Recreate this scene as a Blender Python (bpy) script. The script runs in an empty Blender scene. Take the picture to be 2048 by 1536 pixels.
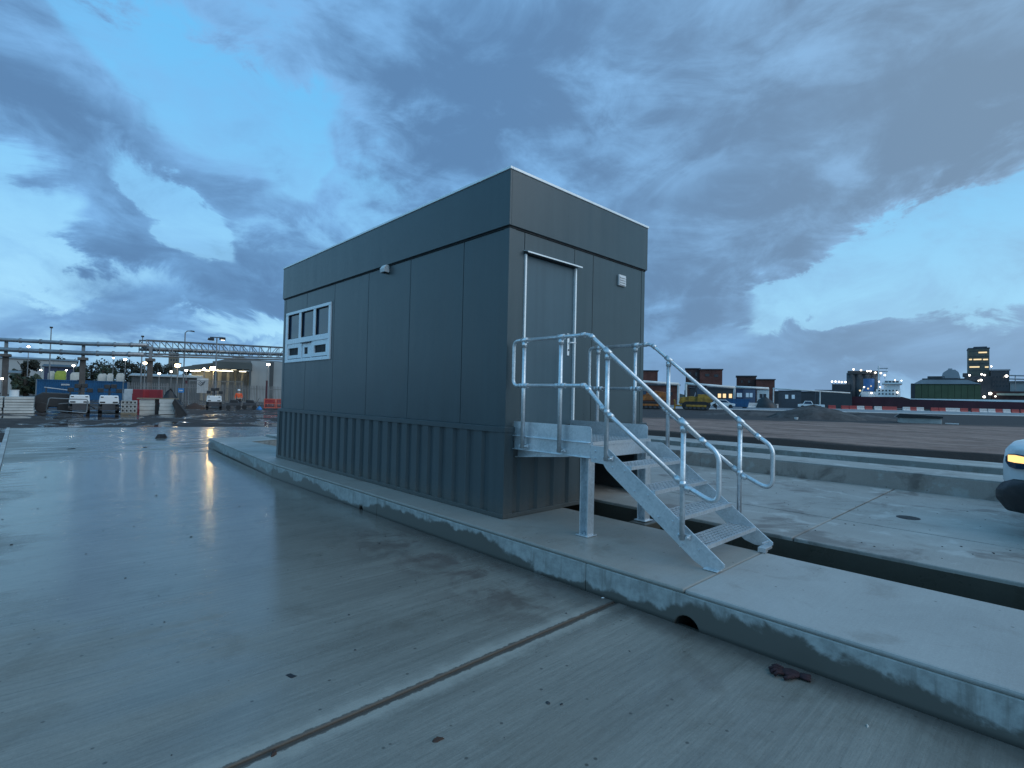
import bpy, bmesh, math, random
from mathutils import Vector, Matrix
random.seed(7)
sc = bpy.context.scene
COL = sc.collection

# ------------------------------------------------------------------ camera
FPX, YAW, PITCH, ROLL = 1039.089, math.radians(-43.401), math.radians(1.476), math.radians(1.293)
CAM = Vector((-4.299, 3.974, 1.353))
FW = Vector((math.cos(YAW)*math.cos(PITCH), math.sin(YAW)*math.cos(PITCH), math.sin(PITCH)))
RG = Vector((math.sin(YAW), -math.cos(YAW), 0)); UP = RG.cross(FW)
RR = RG*math.cos(ROLL)+UP*math.sin(ROLL); UU = -RG*math.sin(ROLL)+UP*math.cos(ROLL)
cd = bpy.data.cameras.new('camera'); cam = bpy.data.objects.new('camera', cd); COL.objects.link(cam)
cd.sensor_width = 36; cd.lens = 36*FPX/2048; cd.clip_start = .05; cd.clip_end = 6000
cam.matrix_world = Matrix(((RR.x,UU.x,-FW.x,CAM.x),(RR.y,UU.y,-FW.y,CAM.y),(RR.z,UU.z,-FW.z,CAM.z),(0,0,0,1)))
sc.camera = cam
def ray(u, v): return FW+RR*((u-1024)/FPX)-UU*((v-768)/FPX)
def at(u, v, D): return CAM+ray(u, v)*D
def onz(u, v, z):
    d = ray(u, v); return CAM+d*((z-CAM.z)/d.z)

# ------------------------------------------------------------------ sky (blue dusk with broken cloud) and weak low sun
SUN_AZ, SUN_EL = math.radians(195), math.radians(14)
w = bpy.data.worlds.new('World'); sc.world = w; w.use_nodes = True
w.cycles.sampling_method = 'MANUAL'; w.cycles.sample_map_resolution = 256
N, LK = w.node_tree.nodes, w.node_tree.links
N.clear()
def nd(nodes, t, **k):
    n = nodes.new(t)
    for a, b in k.items(): setattr(n, a, b)
    return n
def setin(n, links, i, v):
    if v is None: return
    if hasattr(v, 'is_output') or hasattr(v, 'links'): links.new(v, n.inputs[i])
    else: n.inputs[i].default_value = v
def M(nodes, links, op, a, b=None, c=None, clamp=False):
    n = nd(nodes, 'ShaderNodeMath', operation=op, use_clamp=clamp)
    for i, v in enumerate((a, b, c)): setin(n, links, i, v)
    return n.outputs[0]
def wm(op, a, b=None, c=None, clamp=False): return M(N, LK, op, a, b, c, clamp)
def mr(nodes, links, v, a, b, c=0., d=1., smooth=True):
    n = nd(nodes, 'ShaderNodeMapRange', interpolation_type='SMOOTHSTEP' if smooth else 'LINEAR')
    for i, x in enumerate((v, a, b, c, d)): setin(n, links, i, x)
    return n.outputs[0]
def mixc(nodes, links, f, a, b, mode='MIX'):
    n = nd(nodes, 'ShaderNodeMix', data_type='RGBA', blend_type=mode)
    for i, x in ((0, f), (6, a), (7, b)):
        if isinstance(x, tuple) and len(x) == 3: x = (*x, 1)
        setin(n, links, i, x)
    return n.outputs[2]
def noise(nodes, links, vec, scale, detail=4., rough=.5, dist=0., dim='3D'):
    n = nd(nodes, 'ShaderNodeTexNoise', noise_dimensions=dim)
    if vec is not None: links.new(vec, n.inputs['Vector'])
    n.inputs['Scale'].default_value = scale; n.inputs['Detail'].default_value = detail
    n.inputs['Roughness'].default_value = rough; n.inputs['Distortion'].default_value = dist
    return n.outputs[0]
tc = nd(N, 'ShaderNodeTexCoord'); sep = nd(N, 'ShaderNodeSeparateXYZ'); LK.new(tc.outputs['Generated'], sep.inputs[0])
dx, dy, dz = sep.outputs
CA, SA = math.cos(YAW), math.sin(YAW)
fwd = wm('ADD', wm('MULTIPLY', dx, CA), wm('MULTIPLY', dy, SA))
rgt = wm('ADD', wm('MULTIPLY', dx, SA), wm('MULTIPLY', dy, -CA))
az = wm('ARCTAN2', rgt, fwd); el = wm('ARCSINE', dz)
cv = nd(N, 'ShaderNodeMapping'); LK.new(tc.outputs['Generated'], cv.inputs[0]); cv.inputs['Scale'].default_value = (1, 1, 1.9); cv.inputs['Location'].default_value = (3.1, .7, 5.3)
n1 = noise(N, LK, cv.outputs[0], 2.7, 6., .56, .25)
n2 = noise(N, LK, cv.outputs[0], 8.5, 6., .62, .5)
n4 = noise(N, LK, cv.outputs[0], 4.6, 6., .60, .7)
n3 = noise(N, LK, tc.outputs['Generated'], 3.4, 4., .55, .4)
def azel(u, v):
    d = ray(u, v).normalized(); return math.atan2(d.dot(RG), d.x*CA+d.y*SA), math.asin(d.z)
# large cloud bodies and open gaps of this evening's sky: (pixel centre, pixel radii, tilt, weight)
CLOUDS = [((40,110),(260,190),.25,.34), ((190,300),(330,85),.25,.24), ((240,455),(150,75),.3,.5), ((820,90),(520,150),.05,.34),
          ((520,330),(200,110),-.2,.16), ((800,400),(360,230),0,.24), ((500,590),(260,80),-.05,.46), ((1500,160),(900,260),.0,.38),
          ((1480,440),(520,130),-.30,.34), ((1930,290),(260,130),-.25,.36), ((1280,520),(320,120),-.2,.30), ((1490,612),(170,28),-.1,.34),
          ((1850,690),(380,62),.0,.42), ((220,655),(420,55),0,.20), ((1430,710),(340,110),.0,.36), ((1700,770),(420,60),0,.36),
          ((330,25),(200,70),.2,.26), ((260,110),(130,80),.5,-.14), ((440,200),(190,120),.4,-.25), ((330,395),(190,45),.5,-.24), ((60,420),(120,60),.0,-.2), ((430,480),(110,60),.6,-.2), ((590,290),(75,90),-.8,-.26), ((210,560),(260,45),.1,-.26),
          ((1860,500),(400,100),-.28,-.42), ((1700,560),(280,55),-.15,-.24), ((1960,590),(260,60),0,-.2), ((560,660),(160,22),0,-.4)]
cover = None
nwarp = wm('MULTIPLY', wm('SUBTRACT', n3, .5), .34)
azw = wm('ADD', az, nwarp); elw = wm('ADD', el, wm('MULTIPLY', wm('SUBTRACT', n2, .5), .16))
for (u, v), (ru, rv), tilt, wt in CLOUDS:
    a0, e0 = azel(u, v); a1, _ = azel(u+ru*.5, v); a2, _ = azel(u-ru*.5, v); ra = max(.02, abs(a1-a2))
    _, e1 = azel(u, v-rv*.5); _, e2 = azel(u, v+rv*.5); re = max(.012, abs(e1-e2))
    p = wm('MULTIPLY_ADD', azw, 1/ra, -a0/ra); q = wm('MULTIPLY_ADD', elw, 1/re, -e0/re)
    if tilt: q = wm('MULTIPLY_ADD', p, math.tan(tilt)*ru/rv, q)
    r2 = wm('MULTIPLY_ADD', q, q, wm('MULTIPLY', p, p))
    g = mr(N, LK, r2, 1.8, .05, 0., wt)
    cover = g if cover is None else wm('ADD', cover, g)
tex = wm('MULTIPLY_ADD', n1, .75, wm('MULTIPLY_ADD', n2, .55, wm('MULTIPLY', n4, .45)))
dens = wm('ADD', tex, cover)
CL0 = .92
mask = mr(N, LK, dens, CL0-.14, CL0+.24)
shade = wm('MULTIPLY_ADD', n4, 1.0, wm('MULTIPLY_ADD', n3, .55, wm('MULTIPLY', n2, .55)))
thick = mr(N, LK, wm('MULTIPLY_ADD', wm('SUBTRACT', dens, CL0), .70, shade), .92, 1.62)
sky = nd(N, 'ShaderNodeTexSky', sky_type='NISHITA', sun_disc=False)
sky.sun_elevation = SUN_EL; sky.sun_rotation = math.pi/2-SUN_AZ; sky.air_density = 1.0; sky.dust_density = .3; sky.ozone_density = 2.5
WSTR = .10
S = 1/WSTR
clear = mixc(N, LK, mr(N, LK, dz, 0., .55), (.40*S,.74*S,.97*S), (.16*S,.55*S,.96*S))
clear = mixc(N, LK, .15, clear, sky.outputs[0])
east = mr(N, LK, az, -.2, 1.0)
cthin = mixc(N, LK, east, (.20*S,.44*S,.77*S), (.26*S,.43*S,.64*S))
cthick = mixc(N, LK, east, (.105*S,.225*S,.42*S), (.185*S,.285*S,.41*S))
cloud = mixc(N, LK, thick, cthin, cthick)
hz = mr(N, LK, dz, .17, 0.)
cloud = mixc(N, LK, wm('MULTIPLY', hz, .5), cloud, (.215*S,.375*S,.60*S))
veil = wm('MULTIPLY', mr(N, LK, wm('MULTIPLY_ADD', n4, .6, wm('MULTIPLY', n2, .5)), .42, .68), .5)
skyc = mixc(N, LK, wm('MAXIMUM', mask, veil), mixc(N, LK, mr(N, LK, dz, .11, .0, 0., .75), clear, (.27*S,.46*S,.70*S)), cloud)
bg = nd(N, 'ShaderNodeBackground'); LK.new(skyc, bg.inputs[0]); bg.inputs[1].default_value = WSTR
wo = nd(N, 'ShaderNodeOutputWorld'); LK.new(bg.outputs[0], wo.inputs[0])
sd = bpy.data.lights.new('sun', 'SUN'); sd.energy = 1.05; sd.angle = math.radians(60); sd.color = (1, .96, .90)
so = bpy.data.objects.new('sun', sd); COL.objects.link(so)
sdir = Vector((math.cos(SUN_AZ)*math.cos(SUN_EL+.35), math.sin(SUN_AZ)*math.cos(SUN_EL+.35), math.sin(SUN_EL+.35)))
so.rotation_euler = sdir.to_track_quat('Z', 'Y').to_euler()
vs = sc.view_settings; vs.view_transform = 'Standard'; vs.look = 'None'; vs.exposure = 0.10; vs.gamma = 1
sc.cycles.max_bounces = 6; sc.cycles.diffuse_bounces = 3; sc.cycles.glossy_bounces = 4; sc.cycles.use_denoising = True
sc.cycles.sample_clamp_indirect = 6

# ------------------------------------------------------------------ materials
MATS = {}
def newmat(name):
    m = bpy.data.materials.new(name); m.use_nodes = True
    t = m.node_tree; b = t.nodes['Principled BSDF']
    MATS[name] = m
    return m, t.nodes, t.links, b
def pm(name, col, rough=.5, metal=0., var=.15, vscale=3., bump=0., bscale=40., spec=.5, emit=None, estr=0., coat=0.):
    m, n, l, b = newmat(name)
    geo = nd(n, 'ShaderNodeTexCoord'); vec = geo.outputs['Object']
    f = noise(n, l, vec, vscale, 5., .6)
    dark = tuple(c*(1-var) for c in col); lite = tuple(min(1, c*(1+var)) for c in col)
    l.new(mixc(n, l, mr(n, l, f, .3, .7), dark, lite), b.inputs['Base Color'])
    g = noise(n, l, vec, vscale*3.3, 3., .6)
    l.new(mr(n, l, g, .25, .75, max(.03, rough-.1), min(1, rough+.1)), b.inputs['Roughness'])
    b.inputs['Metallic'].default_value = metal; b.inputs['Specular IOR Level'].default_value = spec
    b.inputs['Coat Weight'].default_value = coat
    if bump:
        bn = nd(n, 'ShaderNodeBump'); bn.inputs['Strength'].default_value = bump; bn.inputs['Distance'].default_value = .01
        l.new(noise(n, l, vec, bscale, 4., .6), bn.inputs['Height']); l.new(bn.outputs[0], b.inputs['Normal'])
    if emit:
        b.inputs['Emission Color'].default_value = (*emit, 1); b.inputs['Emission Strength'].default_value = estr
    return m
def paint(name, col, rough, splash=None):
    m, n, l, b = newmat(name)
    g = nd(n, 'ShaderNodeNewGeometry'); pos = g.outputs['Position']; sp = nd(n, 'ShaderNodeSeparateXYZ'); l.new(pos, sp.inputs[0])
    mp = nd(n, 'ShaderNodeMapping'); l.new(pos, mp.inputs[0]); mp.inputs['Scale'].default_value = (9, 9, .35)
    run = noise(n, l, mp.outputs[0], 1., 5., .62); bl = noise(n, l, pos, 1.3, 5., .6); gr = noise(n, l, pos, 24., 4., .7)
    t = M(n, l, 'ADD', M(n, l, 'MULTIPLY', run, .55), M(n, l, 'MULTIPLY', bl, .45))
    c = mixc(n, l, mr(n, l, t, .35, .65), tuple(x*.90 for x in col), tuple(x*1.10 for x in col))
    if splash:
        h = M(n, l, 'ADD', sp.outputs[2], M(n, l, 'MULTIPLY', M(n, l, 'SUBTRACT', gr, .5), .35))
        c = mixc(n, l, mr(n, l, h, splash, 0., 0., .5), c, (.11,.098,.082))
    l.new(c, b.inputs['Base Color'])
    l.new(mr(n, l, M(n, l, 'ADD', M(n, l, 'MULTIPLY', run, .6), M(n, l, 'MULTIPLY', gr, .4)), .3, .7, rough-.06, rough+.08), b.inputs['Roughness'])
    wv = noise(n, l, pos, 1.1, 2., .5); bn = nd(n, 'ShaderNodeBump'); bn.inputs['Strength'].default_value = .12; bn.inputs['Distance'].default_value = .02; l.new(wv, bn.inputs['Height']); l.new(bn.outputs[0], b.inputs['Normal'])
paint('cabin_paint', (.048,.071,.080), .33); paint('door_paint', (.056,.098,.122), .38); paint('skirt_paint', (.048,.066,.074), .40, .30)
pm('gap_black', (.008,.009,.012), .7)
pm('upvc', (.80,.82,.85), .3, 0, .04, 2.)
pm('alu_trim', (.84,.85,.85), .30, .12, .05, 3.)
pm('white_plastic', (.62,.62,.62), .4, 0, .05)
pm('rubber', (.012,.012,.014), .55)
pm('black_plastic', (.016,.017,.02), .45)
pm('steel_dark', (.06,.062,.07), .5, .4)
pm('van_white', (.68,.69,.70), .22, 0, .03, 1., coat=.4)
pm('interior', (.10,.095,.09), .8)
pm('brown_inside', (.055,.042,.035), .5)
pm('glove', (.028,.010,.014), .85, 0, .35, 40., .3, 200.)
pm('litter_brown', (.045,.022,.014), .8, 0, .4, 30.)
pm('pebble', (.02,.022,.026), .6, 0, .4, 8.)
pm('rag', (.012,.014,.018), .8)
pm('weathered_concrete', (.34,.335,.32), .8, 0, .22, 1.5, .2, 20.)
pm('pale_block', (.46,.46,.44), .8, 0, .15, 1.5)
pm('container_blue', (.012,.085,.20), .45, 0, .2, .6)
pm('tarp_blue', (.02,.18,.45), .5)
pm('red_plastic', (.27,.016,.02), .45, 0, .15)
pm('white_barrier', (.48,.48,.48), .5, 0, .15)
pm('orange_red', (.55,.09,.05), .5, 0, .15)
pm('pipe_steel', (.24,.26,.28), .42, .5, .25, .5)
pm('truss_steel', (.17,.19,.21), .5, .4, .25, .5)
pm('pipe_white', (.58,.6,.6), .5, 0, .15, .4)
pm('trestle', (.075,.07,.068), .8, 0, .25, 1.)
pm('palisade', (.17,.175,.18), .55, .4, .25, .6)
pm('pole_grey', (.2,.21,.22), .5, .4, .15)
pm('lamp_black', (.012,.013,.016), .5)
pm('shed_pale', (.30,.33,.34), .7, 0, .12, .15)
pm('shed_dark', (.06,.07,.075), .7, 0, .15, .2)
pm('shed_roof', (.13,.145,.155), .6, 0, .15, .2)
pm('canopy', (.07,.085,.085), .6, 0, .12, .2)
pm('bay_wall', (.5,.46,.36), .7, 0, .2, .3)
pm('brick_red', (.115,.042,.033), .85, 0, .3, .35, .2, 8.)
pm('brick_dark', (.055,.028,.026), .85, 0, .3, .35)
pm('slate', (.05,.06,.075), .7, 0, .2, .3)
pm('blue_grey_cabin', (.075,.10,.16), .6, 0, .12, .3)
pm('navy', (.015,.03,.075), .6)
pm('green_shed', (.075,.098,.05), .65, 0, .2, .08)
pm('tower_clad', (.13,.125,.10), .7, 0, .2, .06)
pm('silo_dark', (.045,.05,.058), .6, 0, .25, .1)
pm('dome_grey', (.28,.30,.33), .55, 0, .12, .1)
pm('hull_red', (.055,.006,.016), .5, 0, .3, .15)
pm('ship_white', (.75,.77,.78), .45, 0, .1, .2)
pm('funnel_blue', (.06,.16,.36), .45, 0, .1)
pm('cat_yellow', (.30,.165,.018), .55, 0, .5, 1.6)
pm('dig_orange', (.28,.09,.014), .55, 0, .5, 1.6)
pm('track', (.02,.019,.019), .8, 0, .3, 3.)
pm('bark', (.035,.028,.022), .9, 0, .3, 3.)
pm('leaf_dark', (.022,.026,.018), .8, 0, .4, .8)
pm('leaf_green', (.03,.045,.026), .8, 0, .4, .8)
pm('hivis', (.75,.10,.03), .7, 0, .15, 5.)
pm('trousers', (.02,.022,.03), .8)
pm('skin', (.42,.26,.19), .55)
pm('helmet', (.7,.7,.7), .35)
pm('tarp_pale', (.5,.5,.46), .7, 0, .2, 1.)
pm('tarp_lime', (.30,.36,.06), .7, 0, .2, 1.)
pm('timber', (.20,.16,.11), .8, 0, .25, 2.)
pm('quay_kerb', (.55,.56,.56), .6, 0, .1)
pm('kerb_joint', (.075,.060,.048), .8)
def glassmat(name, col, rough=.04):
    m, n, l, b = newmat(name)
    b.inputs['Base Color'].default_value = (*col, 1); b.inputs['Roughness'].default_value = rough
    b.inputs['Specular IOR Level'].default_value = .5
glassmat('glass_dark', (.011,.038,.075)); glassmat('window_far', (.02,.025,.035), .1)
def emis(name, col, s):
    m, n, l, b = newmat(name)
    b.inputs['Base Color'].default_value = (.1,.1,.1,1)
    b.inputs['Emission Color'].default_value = (*col, 1); b.inputs['Emission Strength'].default_value = s
emis('lamp_white', (1,.93,.80), 28); emis('lamp_warm', (1,.72,.36), 14); emis('lamp_orange', (1,.68,.28), 105)
emis('lamp_far', (1,.93,.82), 5); emis('headlight_glow', (1,.60,.20), 1.5); emis('window_lit', (1,.72,.36), 1.1); emis('band_lit', (1,.78,.42), 1.0); emis('side_lamp', (1,.9,.75), 3.)
emis('tube_lit', (1,.9,.66), 6)
# galvanised steel
m, n, l, b = newmat('galvanised')
tcn = nd(n, 'ShaderNodeTexCoord'); vor = nd(n, 'ShaderNodeTexVoronoi'); vor.inputs['Scale'].default_value = 55.; l.new(tcn.outputs['Object'], vor.inputs['Vector'])
big = noise(n, l, tcn.outputs['Object'], 6., 6., .65)
spx = nd(n, 'ShaderNodeSeparateColor'); l.new(vor.outputs['Color'], spx.inputs[0])
mixf = M(n, l, 'ADD', M(n, l, 'MULTIPLY', spx.outputs[0], .35), M(n, l, 'MULTIPLY', mr(n, l, big, .3, .7), .65))
l.new(mixc(n, l, mixf, (.50,.53,.55), (.80,.83,.86)), b.inputs['Base Color'])
l.new(mr(n, l, mixf, 0., 1., .46, .28), b.inputs['Roughness']); b.inputs['Metallic'].default_value = .7
# wet brushed concrete: colour, wear and wetness are properties of the surface, laid out in metres
def concrete(name, base=(.30,.295,.275), wet=.5, brush=1., stain=0., kerbface=False, joint_x=None, far=False):
    m, n, l, b = newmat(name)
    g = nd(n, 'ShaderNodeNewGeometry'); pos = g.outputs['Position']
    sp = nd(n, 'ShaderNodeSeparateXYZ'); l.new(pos, sp.inputs[0]); px, py, pz = sp.outputs
    mp = nd(n, 'ShaderNodeMapping'); l.new(pos, mp.inputs[0]); mp.inputs['Scale'].default_value = (34, .9, 1); mp.inputs['Rotation'].default_value = (0, 0, -.035)
    st = noise(n, l, mp.outputs[0], 1., 5., .62)
    mp2 = nd(n, 'ShaderNodeMapping'); l.new(pos, mp2.inputs[0]); mp2.inputs['Scale'].default_value = (3.2, .32, 1); mp2.inputs['Rotation'].default_value = (0, 0, -.05)
    band = noise(n, l, mp2.outputs[0], 1., 4., .6)
    mp3 = nd(n, 'ShaderNodeMapping'); l.new(pos, mp3.inputs[0]); mp3.inputs['Scale'].default_value = (130, 7, 1)
    fine = noise(n, l, mp3.outputs[0], 1., 3., .7)
    blot = noise(n, l, pos, .8, 6., .6, .3)
    grit = noise(n, l, pos, 60., 3., .7)
    def M_(op, a, c=None, clamp=False): return M(n, l, op, a, c, None, clamp)
    tone = M_('ADD', M_('MULTIPLY', blot, .6), M_('ADD', M_('MULTIPLY', M_('SUBTRACT', st, .5), .42*brush), M_('MULTIPLY', M_('SUBTRACT', fine, .5), .42*brush)))
    micro = noise(n, l, pos, 190., 2., .7)
    tone = M_('ADD', tone, M_('ADD', M_('MULTIPLY', M_('SUBTRACT', grit, .5), .24), M_('MULTIPLY', M_('SUBTRACT', micro, .5), .28)))
    c = mixc(n, l, mr(n, l, tone, .05, .55, smooth=False), tuple(x*.60 for x in base), tuple(x*1.22 for x in base))
    c = mixc(n, l, mr(n, l, band, .52, .75, 0., .2*brush), c, tuple(x*.55 for x in base))
    vo = nd(n, 'ShaderNodeTexVoronoi'); vo.inputs['Scale'].default_value = 13.; l.new(pos, vo.inputs['Vector']); vs_ = nd(n, 'ShaderNodeSeparateColor'); l.new(vo.outputs['Color'], vs_.inputs[0])
    pit = M_('MULTIPLY', mr(n, l, vo.outputs['Distance'], .16, .07), mr(n, l, vs_.outputs[0], .80, .84)); c = mixc(n, l, M_('MULTIPLY', pit, .75), c, tuple(x*.22 for x in base))
    sb_ = noise(n, l, pos, 1.7, 7., .68, .5); c = mixc(n, l, M_('MULTIPLY', mr(n, l, sb_, .52, .70), .42), c, tuple(x*k for x, k in zip(base, (.50,.45,.40))))
    wv = M_('ADD', M_('MULTIPLY', M_('SUBTRACT', blot, .5), 1.3), M_('MULTIPLY', M_('SUBTRACT', band, .5), 1.1*brush))
    wv = M_('ADD', wv, wet)
    if name == 'road_concrete':
        # water stands in the dished middle of the bay beyond x = 0, thinning towards the near joint and the left edge
        wv = M_('ADD', wv, mr(n, l, px, -2.0, 2.6, -.10, .42)); wv = M_('SUBTRACT', wv, mr(n, l, py, 3.2, 4.15, 0., .35))
        wv = M_('SUBTRACT', wv, mr(n, l, px, 9.5, 11.5, 0., .42))
        for lx, lw in ((4.42,.010),(2.92,.009),(6.3,.010),(.35,.007),(-.75,.006),(8.1,.012)):   # drag marks left by the paving beam
            dl = M_('ABSOLUTE', M_('ADD', M_('ADD', px, M_('MULTIPLY', py, -.07)), M_('ADD', M_('MULTIPLY', blot, .12), -lx-.02)))
            c = mixc(n, l, M_('MULTIPLY', mr(n, l, dl, lw, lw*.3), mr(n, l, band, .40, .56, 0., .55)), c, tuple(x*.42 for x in base))
    wetm = mr(n, l, wv, .15, .75)
    if joint_x is not None:
        d = M_('ABSOLUTE', M_('ADD', px, -joint_x)); jn = M_('ADD', d, M_('MULTIPLY', M_('SUBTRACT', noise(n, l, pos, 7., 4., .7), .5), .16))
        edge = mr(n, l, jn, .15, .05); c = mixc(n, l, M_('MULTIPLY', edge, .42), c, tuple(min(1, x*1.6) for x in base))
        jd = M_('ADD', d, M_('MULTIPLY', M_('SUBTRACT', noise(n, l, pos, 16., 5., .7), .5), .055))
        dirt = mr(n, l, jd, .040, .028); c = mixc(n, l, M_('MULTIPLY', dirt, .9), c, (.075,.06,.048))
        wetm = M_('MULTIPLY', wetm, M_('SUBTRACT', 1., M_('MULTIPLY', edge, .8)))
    if stain:
        sn = noise(n, l, pos, 2.1, 7., .66, .5)
        m1 = M_('MULTIPLY', mr(n, l, sn, .43, .58), M_('MULTIPLY', mr(n, l, py, 1.75, .9), M_('MULTIPLY', mr(n, l, px, 1.9, .9), mr(n, l, px, -2.2, -1.2))))
        c = mixc(n, l, M_('MULTIPLY', m1, .7*stain), c, (.095,.070,.062))
        m2 = mr(n, l, M_('ADD', py, M_('MULTIPLY', M_('SUBTRACT', sn, .5), .5)), .82, .48)
        c = mixc(n, l, M_('MULTIPLY', m2, .7*stain), c, (.075,.066,.06))
    if far:
        sn = noise(n, l, pos, 1.3, 6., .66, .6)
        c = mixc(n, l, M_('MULTIPLY', mr(n, l, sn, .52, .66), .6), c, (.10,.075,.065))
        c = mixc(n, l, mr(n, l, noise(n, l, pos, 2.4, 6., .6, .3), .56, .66, 0., .5), c, (.50,.50,.48))
    if kerbface:
        # tide of damp on the kerb face: wet foot with a ragged edge, dry pale patches above
        kn = noise(n, l, pos, 2.6, 8., .66, .4); kn2 = noise(n, l, pos, .55, 6., .6)
        hgt = M_('ADD', pz, M_('ADD', M_('MULTIPLY', M_('SUBTRACT', kn, .5), .26), M_('MULTIPLY', M_('SUBTRACT', kn2, .5), .85)))
        lim = mr(n, l, px, -4.0, .3, -.08, -.165)
        dry = mr(n, l, M_('SUBTRACT', hgt, lim), -.012, .030)
        lipn = M_('ADD', pz, M_('MULTIPLY', M_('SUBTRACT', noise(n, l, pos, 5., 6., .7), .5), .07))
        top = mr(n, l, lipn, -.016, -.028); drym = M_('MULTIPLY', dry, top)
        nz = nd(n, 'ShaderNodeSeparateXYZ'); l.new(g.outputs['Normal'], nz.inputs[0]); up = mr(n, l, nz.outputs[2], .6, .8)
        mk = nd(n, 'ShaderNodeMapping'); l.new(pos, mk.inputs[0]); mk.inputs['Scale'].default_value = (11, 1, 1.2); drip = noise(n, l, mk.outputs[0], 1., 5., .65)
        cf = mixc(n, l, M_('MULTIPLY', drym, mr(n, l, drip, .30, .50, .45, 1.)), tuple(x*.42 for x in base), mixc(n, l, mr(n, l, noise(n, l, pos, 9., 6., .7), .3, .7), (.27,.275,.265), (.43,.435,.42)))
        cf = mixc(n, l, mr(n, l, pz, -.225, -.258, 0., .6), cf, (.035,.032,.028))
        c = mixc(n, l, up, cf, c)
        wetm = mixc(n, l, up, M_('SUBTRACT', 1., drym), wetm)
    # water darkens the stone it soaks
    c = mixc(n, l, M_('MULTIPLY', wetm, .45), c, mixc(n, l, 1., c, (.52,.52,.52), 'MULTIPLY'))
    l.new(c, b.inputs['Base Color'])
    rg = M_('ADD', mr(n, l, wetm, 0., 1., .60, .14 if not kerbface else .3, False), M_('MULTIPLY', M_('SUBTRACT', st, .5), .10*brush))
    l.new(rg, b.inputs['Roughness'])
    bn = nd(n, 'ShaderNodeBump'); bn.inputs['Distance'].default_value = .004
    l.new(mr(n, l, wetm, 0., 1., .6, .26 if brush > .5 else .10, False), bn.inputs['Strength'])
    l.new(M_('ADD', M_('MULTIPLY', st, brush), M_('ADD', M_('MULTIPLY', grit, .5), M_('MULTIPLY', fine, .5*brush))), bn.inputs['Height']); l.new(bn.outputs[0], b.inputs['Normal'])
    b.inputs['IOR'].default_value = 1.4
    return m
concrete('road_concrete', (.24,.23,.203), .56, 1., 1., joint_x=-1.85)
concrete('slab_concrete', (.36,.352,.335), .2, .25, 0.)
concrete('damp_concrete', (.315,.30,.272), .34, .3, 0.)
concrete('kerb_concrete', (.36,.335,.295), .15, .2, 0., kerbface=True)
concrete('far_concrete', (.34,.325,.30), .22, .3, 0., far=True)
concrete('far_kerb', (.42,.35,.31), .2, .2, 0., far=True)
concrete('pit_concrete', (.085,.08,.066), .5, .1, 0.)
# mud with standing water
def mud(name, c0, c1, wetlim, wetness):
    m, n, l, b = newmat(name)
    g = nd(n, 'ShaderNodeNewGeometry'); pos = g.outputs['Position']
    mp = nd(n, 'ShaderNodeMapping'); l.new(pos, mp.inputs[0]); mp.inputs['Scale'].default_value = (.5, 1., 1)
    a = noise(n, l, mp.outputs[0], .32, 6., .6, .4); f = noise(n, l, pos, 3.3, 8., .7); tr = noise(n, l, mp.outputs[0], 1.4, 5., .6)
    c = mixc(n, l, mr(n, l, M(n, l, 'ADD', M(n, l, 'MULTIPLY', f, .6), M(n, l, 'MULTIPLY', tr, .5)), .35, .75), c0, c1)
    sp = nd(n, 'ShaderNodeSeparateXYZ'); l.new(pos, sp.inputs[0])
    s = M(n, l, 'ADD', M(n, l, 'MULTIPLY', sp.outputs[0], -.6), M(n, l, 'MULTIPLY', sp.outputs[1], -.81))
    side = mr(n, l, s, -10., 5.)
    c2 = mixc(n, l, mr(n, l, M(n, l, 'ADD', M(n, l, 'MULTIPLY', f, .5), M(n, l, 'MULTIPLY', tr, .6)), .35, .8), (.18,.115,.095), (.34,.235,.195))
    D = M(n, l, 'ADD', M(n, l, 'MULTIPLY', sp.outputs[0], FW.x), M(n, l, 'MULTIPLY', sp.outputs[1], FW.y))
    nearsoil = mr(n, l, M(n, l, 'ADD', D, M(n, l, 'MULTIPLY', a, 9.)), 26., 30.)
    mr_ = nd(n, 'ShaderNodeMapping'); l.new(pos, mr_.inputs[0]); mr_.inputs['Scale'].default_value = (.10, 1.5, 1); mr_.inputs['Rotation'].default_value = (0, 0, .12)
    rut = noise(n, l, mr_.outputs[0], 1., 5., .65, .3)
    c2 = mixc(n, l, mr(n, l, rut, .50, .62, 0., .6), c2, (.075,.055,.048))
    c2 = mixc(n, l, nearsoil, c2, (.055,.05,.05))
    lip = mr(n, l, M(n, l, 'ADD', sp.outputs[1], M(n, l, 'MULTIPLY', f, 1.1)), -11.6, -10.8); c2 = mixc(n, l, lip, c2, (.04,.034,.032))
    l.new(mixc(n, l, side, c, c2), b.inputs['Base Color'])
    pud = M(n, l, 'MULTIPLY', mr(n, l, a, wetlim, wetlim+.05), M(n, l, 'SUBTRACT', 1., M(n, l, 'MULTIPLY', side, 1.)))
    l.new(mr(n, l, pud, 0., 1., mr(n, l, side, 0., 1., .85, .95), .04, False), b.inputs['Roughness']); l.new(mr(n, l, pud, 0., 1., .15, .5), b.inputs['Specular IOR Level'])
    bn = nd(n, 'ShaderNodeBump'); bn.inputs['Distance'].default_value = .08; l.new(mr(n, l, pud, 0., 1., .7, .015, False), bn.inputs['Strength'])
    l.new(M(n, l, 'ADD', f, tr), bn.inputs['Height']); l.new(bn.outputs[0], b.inputs['Normal'])
mud('mud', (.028,.021,.019), (.075,.056,.049), .52, 1.)
pm('soil', (.06,.052,.05), .9, 0, .35, 2., .6, 6.)
pm('tarmac', (.115,.125,.14), .45, 0, .12, .2)
pm('water', (.02,.03,.035), .08)
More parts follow.
